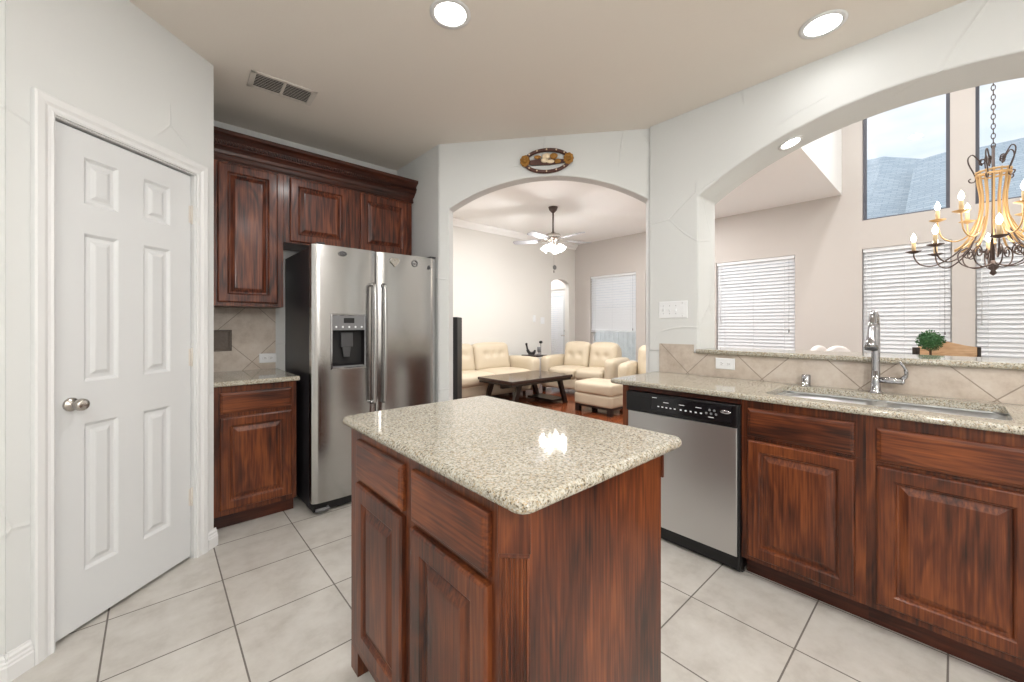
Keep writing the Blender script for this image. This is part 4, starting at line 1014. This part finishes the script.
# coffee table
t = thing('coffee_table', 'low dark espresso coffee table with slanted legs in front of the sofas', 'table', (4.38, 4.53, 0))
m = MB(); m.box(-.66, .66, -.40, .40, .41, .455); m.build('tabletop', 'espresso_top', t, bevel=.006)
m = MB(); m.box(-.64, .64, -.38, .38, .375, .41); m.build('apron', 'espresso', t)
for sx in (-1, 1):
    for sy in (-1, 1):
        m = MB(); xa, ya = sx*.44, sy*.29; xb, yb_ = sx*.58, sy*.36
        m.prism([(xa-.04, .38), (xa+.04, .38), (xb+.035, 0), (xb-.035, 0)], ya-.025+sy*.02, ya+.025+sy*.02); m.build('leg', 'espresso', t)
m = MB(); m.box(-.52, .52, -.03, .03, .30, .38); m.box(.30, .62, -.28, .28, .03, .07); m.build('stretcher', 'espresso', t, bevel=.004)
# side table with figurines
t = thing('side_table', 'small dark side table in corner between sofa and loveseat', 'table', (5.56, 5.52, 0))
m = MB(); m.box(-.18, .18, -.18, .18, .64, .67); m.build('tabletop', 'espresso', t, bevel=.004)
for sx in (-1, 1):
    for sy in (-1, 1):
        m = MB(); m.box(sx*.14-.02, sx*.14+.02, sy*.14-.02, sy*.14+.02, 0, .64); m.build('leg', 'espresso', t)
m = MB(); m.tube(spline([(-.085, 0, .20), (-.075, 0, .15), (-.06, 0, .09), (-.03, 0, .04), (.03, 0, .025), (.07, 0, .05), (.085, 0, .09)], 5), [.018]*10+[.028]*12+[.03]*4+[.022]*4+[.014], 10)
m.ball((-.085, 0, .205), .024, 8); m.box(-.05, .07, -.03, .03, 0, .012); o = m.build('figurine', 'blackmat'); o.location = (5.47, 5.53, .676); o.rotation_euler = (0, 0, -.7)
tag(o, 'dark reclining figurine on the left of the side table', 'figurine')
t = thing('candle_holder', 'glass candle holder with black top on right of the side table', 'candle holder', (5.64, 5.47, .67))
m = MB(); m.lathe([(.05, 0), (.05, .01), (.012, .02), (.012, .05), (.035, .06), (.038, .15), (.035, .152)], seg=16); m.build('holder', 'grey_plastic', t)
m = MB(); m.tube([(.05, 0, .0), (.05, 0, .22)], .006, 8); m.ball((.05, 0, .245), .036, 8, (1, 1, .8)); m.build('finial', 'blackmat', t)
# tall black slab left of arch
t = thing('tower_speaker', 'tall slim black floor speaker just inside the living room arch', 'speaker', (2.34, 3.49, 0), -.75)
m = MB(); m.box(-.030, .030, -.03, .30, .03, 1.335); m.build('cabinet', 'blackmat', t, bevel=.004)
m = MB(); m.box(-.09, .09, -.05, .32, 0, .03); m.build('base', 'black', t, bevel=.004)
m = MB(); m.box(-.026, .026, -.036, -.03, .35, 1.30); m.build('grille', 'rubber', t)
# wall bits
m = MB(); m.lathe([(.05, 0), (.05, .02), (.03, .03), (.004, .032)], seg=16, mx=Matrix.Translation((6.60, YL, 2.53)) @ Matrix.Rotation(PI/2, 4, 'X'))
tag(m.build('motion_sensor', 'grey_plastic'), 'small sensor high on the living room wall above the arched opening', 'sensor')
m = MB(); m.rings((5.93, 6.00, 1.32, 1.46), [(0, YL-.01), (.01, YL-.018)], back=YL); tag(m.build('thermostat', 'white_plastic'), 'white thermostat on the left living room wall', 'thermostat')
m = MB(); m.rings((6.16, 6.28, 1.28, 1.42), [(0, YL-.002), (.006, YL-.008)], back=YL); tag(m.build('switch_plate', 'white_plastic'), 'white switch plate beside the small arched opening', 'switch')

# ceiling fan
FXC, FYC = 4.70, 4.25
t = thing('ceiling_fan', 'five-blade ceiling fan with lit glass shades in the living room', 'ceiling fan', (FXC, FYC, 0))
m = MB(); m.lathe([(.02, -.09), (.06, -.05), (.075, -.0)], (0, 0, ZL), 24); m.build('canopy', 'bronze', t)
m = MB(); m.tube([(0, 0, ZL-.05), (0, 0, 2.70)], .014, 10); m.build('downrod', 'bronze', t)
m = MB(); m.lathe([(.02, .13), (.05, .10), (.115, .085), (.13, .05), (.125, .015), (.09, -.01), (.05, -.03), (.055, -.07), (.045, -.09), (.02, -.10)], (0, 0, 2.60), 28); m.build('motor', 'nickel', t)
fa = [55, 127, 199, 271, 343]
for a in fa:
    th = math.radians(a); # angle measured in camera frame: 0 right, 90 toward camera
    rt = Vector((math.cos(YAW), -math.sin(YAW), 0)); fw = Vector((math.sin(YAW), math.cos(YAW), 0))
    d = rt*math.cos(th)-fw*math.sin(th); az = math.atan2(d.y, d.x)
    mx_ = Matrix.Rotation(az, 4, 'Z') @ Matrix.Translation((0, 0, 2.595)) @ Matrix.Rotation(math.radians(11), 4, 'X')
    m = MB(); pts_ = [(.19, -.045), (.24, -.06), (.60, -.072), (.645, -.06), (.66, -.03), (.66, .03), (.645, .06), (.60, .072), (.24, .06), (.19, .045)]
    m.poly_z(pts_, -.004, .004, mx_); bl = m.build('blade', 'blade', t)
    m = MB(); m.poly_z([(.10, -.015), (.22, -.03), (.25, 0), (.22, .03), (.10, .015)], -.012, -.004, mx_); m.build('blade_bracket', 'nickel', bl)
for k in range(4):
    az = math.radians(25+90*k); c_ = Vector((math.cos(az)*.10, math.sin(az)*.10, 2.515))
    m = MB(); m.tube([(0, 0, 2.53), c_*1.0], .010, 8); am = m.build('light_arm', 'nickel', t)
    mx_ = Matrix.Translation(c_) @ Matrix.Rotation(az, 4, 'Z') @ Matrix.Rotation(math.radians(-38), 4, 'Y')
    m = MB(); m.lathe([(.018, .01), (.03, -.005), (.045, -.035), (.052, -.075), (.066, -.10)], seg=18, mx=mx_); sh = m.build('glass_shade', 'shade_lit', am)
    lp = mx_ @ Vector((0, 0, -.115)); lamp('fan_light', 'POINT', (FXC+lp.x, FYC+lp.y, lp.z), 15, size=.035)
m = MB(); m.tube([(.02, 0, 2.50), (.02, 0, 2.12)], .0012, 5); m.lathe([(.003, 0), (.008, .01), (.006, .04), (.002, .045)], (.02, 0, 2.08), 8); m.build('pull_chain', 'bronze', t)


# ------------------------------------------------------------------ breakfast nook
CX, CY = 4.9, -.205
t = thing('chandelier', 'two-tier bronze and gold candle chandelier hanging in the breakfast nook', 'chandelier', (CX, CY, 0))
m = MB(); z = 2.66; k = 0
while z < ZN-.04:
    pts_ = []
    for q in range(10):
        a_ = 2*PI*q/10; u = .011*math.cos(a_); vz = .024*math.sin(a_)
        pts_.append((u, 0, z+vz) if k % 2 else (0, u, z+vz))
    m.tube(pts_, .003, 5, closed=True); z += .038; k += 1
m.build('chain', 'bronze', t)
m = MB(); m.lathe([(.065, 0), (.06, -.02), (.02, -.035)], (0, 0, ZN), 20); m.build('ceiling_canopy', 'bronze', t)
m = MB(); m.tube([(0, 0, 2.66), (0, 0, 1.68)], .009, 8); m.lathe([(.004, -.06), (.02, -.04), (.012, -.02), (.03, 0), (.02, .03), (.01, .06)], (0, 0, 1.70), 14); m.build('center_rod', 'bronze', t)
m = MB()
for zc, rr in ((2.46, .09), (2.435, .09)): m.tube([(rr*math.cos(2*PI*q/24), rr*math.sin(2*PI*q/24), zc) for q in range(24)], .008, 6, closed=True)
m.build('crown_ring', 'gold', t)
# stems
for q in range(14):
    a_ = 2*PI*q/14; ca, sa = math.cos(a_), math.sin(a_)
    P_ = spline([(r_*ca, r_*sa, z_) for r_, z_ in ((.09, 2.47), (.082, 2.38), (.068, 2.26), (.075, 2.12), (.105, 2.0), (.16, 1.90), (.21, 1.86))], 6)
    m = MB(); m.tube(P_, .0065, 8); m.build('stem', 'gold', t)
def coil(cx_, cz, r0, r1, a0, a1, n=22): return [(cx_+(r0+(r1-r0)*i/n)*math.cos(a0+(a1-a0)*i/n), cz+(r0+(r1-r0)*i/n)*math.sin(a0+(a1-a0)*i/n)) for i in range(n+1)]
for q in range(5):     # top scrolls
    a_ = 2*PI*q/5+.3; ca, sa = math.cos(a_), math.sin(a_)
    p2 = coil(.075, 2.55, .010, .026, 4.5*PI, 1.5*PI)+[(.11, 2.58), (.145, 2.62), (.175, 2.60), (.172, 2.55), (.14, 2.48), (.12, 2.43), (.13, 2.40), (.16, 2.40), (.172, 2.42), (.155, 2.43)]
    m = MB(); m.tube(spline([(r_*.74*ca, r_*.74*sa, z_) for r_, z_ in p2], 3), .0045, 6); m.build('top_scroll', 'bronze', t)
for q in range(8):     # bottom scrolls
    a_ = 2*PI*q/8+.2; ca, sa = math.cos(a_), math.sin(a_)
    p2 = [(.012, 1.74), (.06, 1.72), (.12, 1.71), (.19, 1.72), (.25, 1.76), (.26, 1.83), (.20, 1.87)]+coil(.19, 1.825, .045, .014, .5*PI, 3.2*PI)
    m = MB(); m.tube(spline([(r_*.72*ca, r_*.72*sa, z_) for r_, z_ in p2], 3), .0045, 6); m.build('bottom_scroll', 'bronze', t)
def candle_arm(az, prof, mat, pz, pr_, last):
    ca, sa = math.cos(az), math.sin(az)
    m = MB(); m.tube(spline([(r_*ca, r_*sa, z_) for r_, z_ in prof], 6), .0055, 8); arm = m.build('arm', mat, t)
    c_ = (pr_*ca, pr_*sa, pz)
    m = MB(); m.lathe([(.008, -.012), (.025, -.006), (.050, .006), (.052, .009), (.025, 0), (.008, .004)], c_, 20); m.build('drip_plate', mat, arm)
    m = MB(); m.lathe([(.013, 0), (.013, .085), (.011, .088)], c_, 12); m.build('candle_sleeve', 'candle', arm)
    m = MB(); m.lathe([(.006, .088), (.016, .105), (.0175, .122), (.011, .145), (.002, .165)], c_, 12); m.build('bulb', 'bulb', arm)
for q in range(8):
    candle_arm(2*PI*q/8+.02, [(.11, 1.99), (.17, 1.87), (.25, 1.79), (.33, 1.75), (.40, 1.77), (.435, 1.83), (.44, 1.88)], 'bronze', 1.88, .44, 0)
for q in range(6):
    candle_arm(2*PI*q/6+.45, [(.08, 2.10), (.13, 1.98), (.20, 1.94), (.27, 1.98), (.295, 2.06), (.30, 2.13)], 'gold', 2.13, .30, 0)
lamp('chandelier_light', 'POINT', (CX, CY, 2.05), 14, (1, .92, .8), size=.3)

t = thing('dining_table', 'round honey oak dining table below the chandelier', 'table', (4.80, -.12, 0))
m = MB(); m.lathe([(.02, .72), (.60, .72), (.62, .735), (.60, .75), (.02, .75)], seg=40); m.build('tabletop', 'honey', t)
m = MB(); m.lathe([(.05, .72), (.06, .5), (.09, .35), (.06, .2), (.07, .12), (.03, .1)], seg=20); m.build('pedestal', 'honey', t)
for k in range(4):
    a_ = PI/4+k*PI/2; m = MB(); m.tube([(0, 0, .14), (math.cos(a_)*.2, math.sin(a_)*.2, .08), (math.cos(a_)*.36, math.sin(a_)*.36, .025)], [.035, .03, .025], 8); m.build('foot', 'honey', t)
# topiary
t = thing('topiary', 'small round boxwood topiary ball in a pot on the dining table', 'potted plant', (4.36, .12, .75))
m = MB(); m.lathe([(.01, 0), (.055, 0), (.07, .09), (.075, .10), (.065, .10), (.06, .085), (.01, .085)], seg=20); m.build('pot', 'pot', t)
m = MB(); m.tube([(0, 0, .08), (.003, 0, .32)], .007, 8); m.build('trunk', 'bark', t)
m = MB(); m.ball((0, 0, .385), .060, 14)
rnd = random.Random(3)
for k in range(900):
    v = Vector((rnd.gauss(0, 1), rnd.gauss(0, 1), rnd.gauss(0, 1))).normalized(); c_ = Vector((0, 0, .385))+v*rnd.uniform(.052, .078)
    a1 = v.cross(Vector((rnd.gauss(0, 1), rnd.gauss(0, 1), rnd.gauss(0, 1)))).normalized(); a2 = (v*rnd.uniform(.3, 1)+v.cross(a1)*rnd.uniform(-.6, .6)).normalized(); s_ = rnd.uniform(.007, .012)
    m._add([tuple(c_-a1*s_*.45), tuple(c_+a2*s_*.9), tuple(c_+a1*s_*.45), tuple(c_-a2*s_*.7)], [(0, 1, 2, 3)])
m.build('foliage', 'leaf', t)
# chairs
def wood_chair(loc, rz, label):
    t = thing('dining_chair', label, 'chair', loc, rz)   # faces local -y, back at +y
    m = MB(); m.box(-.30, .30, -.25, .22, .42, .46); m.build('seat', 'honey', t, bevel=.01)
    for x in (-.27, .27):
        m = MB(); m.box(x-.02, x+.02, -.23, -.19, 0, .42); m.build('leg', 'honey', t)
        m = MB(); m.box(x*1.2-.018, x*1.2+.018, .20, .24, 0, 1.03); m.build('back_post', 'espresso', t)
    m = MB(); m.prism([(-.31, .62), (.31, .62), (.31, 1.03), (.20, 1.045), (.0, 1.085), (-.06, 1.085), (-.22, 1.05), (-.31, 1.03)], .205, .232); m.build('backrest', 'honey', t, bevel=.004)
wood_chair((5.77, -.12, 0), -YAW+.05, 'wide honey wood dining chair with peaked back behind the topiary')
def white_chair(loc, rz, label, w=.42, top=1.0):
    t = thing('upholstered_chair', label, 'chair', loc, rz)
    xf(cushion(w, w, .12, .05, .01, 7), Matrix.Translation((0, -w/2, .40))).build('seat', 'fabric_white', t)
    m = MB(); pts_ = [(-w/2, .5), (w/2, .5)]+[(w/2*math.cos(PI*k/16), top-.20+.20*math.sin(PI*k/16)) for k in range(17)]
    m.prism(pts_, w/2-.02, w/2+.04); m.build('backrest', 'fabric_white', t, bevel=.02, seg=3)
    for x in (-w*.42, w*.42):
        for y in (-w*.42, w*.42):
            m = MB(); m.box(x-.018, x+.018, y-.018, y+.018, 0, .41); m.build('leg', 'espresso', t)
from math import sin, cos
def at(px, fwd):   # measured bearing and distance from the viewpoint turned into room coordinates
    r_ = (px-512)/398*fwd; return (fwd*sin(YAW)+r_*cos(YAW), fwd*cos(YAW)-r_*sin(YAW), 0)
white_chair(at(833, 3.9), -YAW+.2, 'lower of two white round-backed chairs, nearer the window', .27, 1.045)
white_chair(at(851, 3.35), -YAW-.1, 'taller of two white round-backed chairs beside the dining table', .29, 1.070)

# ------------------------------------------------------------------ outdoors
m = MB(); m.box(7.5, 60, -30, 30, -.3, -.2); o = m.build('lawn', 'lawn'); struct(o)
t = thing('house', 'neighboring house with grey-blue shingled roof seen through the high windows', 'house', (0, 0, 0))
C_ = Vector((0, 0, 1.25))
def ray_at(px, py, Xd):
    r_ = (px-512)/398; d = Vector((sin(YAW)+r_*cos(YAW), cos(YAW)-r_*sin(YAW), (325.2-py)/398)); return C_+d*(Xd/d.x)
def roof_part(ridge, name):
    m = MB(); n = len(ridge); v = [tuple(p) for p in ridge]; z0 = 2.7; sl = .62
    v += [(p.x-(p.z-z0)/sl, p.y, z0) for p in ridge]+[(p.x+(p.z-z0)/sl, p.y, z0) for p in ridge]
    f = []
    for i in range(n-1): f += [(i, i+1, n+i+1, n+i), (i+1, i, 2*n+i, 2*n+i+1)]
    f += [(0, n, 2*n), (n-1, 2*n-1+0, 3*n-1)]
    m._add(v, f); bmesh.ops.recalc_face_normals(m.bm, faces=m.bm.faces); return m.build(name, 'roof', t)
roof_part([ray_at(730, 196, 17.2), ray_at(863, 161, 17.1), ray_at(884, 156.5, 17), ray_at(925, 159, 16.9), ray_at(1000, 162, 16.8)], 'roof')
roof_part([ray_at(915, 161, 15.5), ray_at(949, 151, 15.2), ray_at(976, 148, 15), ray_at(1024, 137.5, 14.8), ray_at(1100, 120, 14.6), ray_at(1300, 90, 14)], 'roof')
m = MB(); m.box(12.2, 20, -14, 3.5, -.2, 2.75); m.build('wall', 'brick', t)
t = thing('fence', 'weathered board fence between the yard and neighboring house', 'fence', (9.6, 0, -.2))
m = MB()
for k in range(110): m.box(0, .02, -8+k*.15, -8+k*.15+.14, 0, 1.9)
m.build('boards', 'fence', t)
m = MB(); m.box(.02, .06, -8, 8.5, .4, .5); m.box(.02, .06, -8, 8.5, 1.4, 1.5); m.build('rail', 'fence', t)
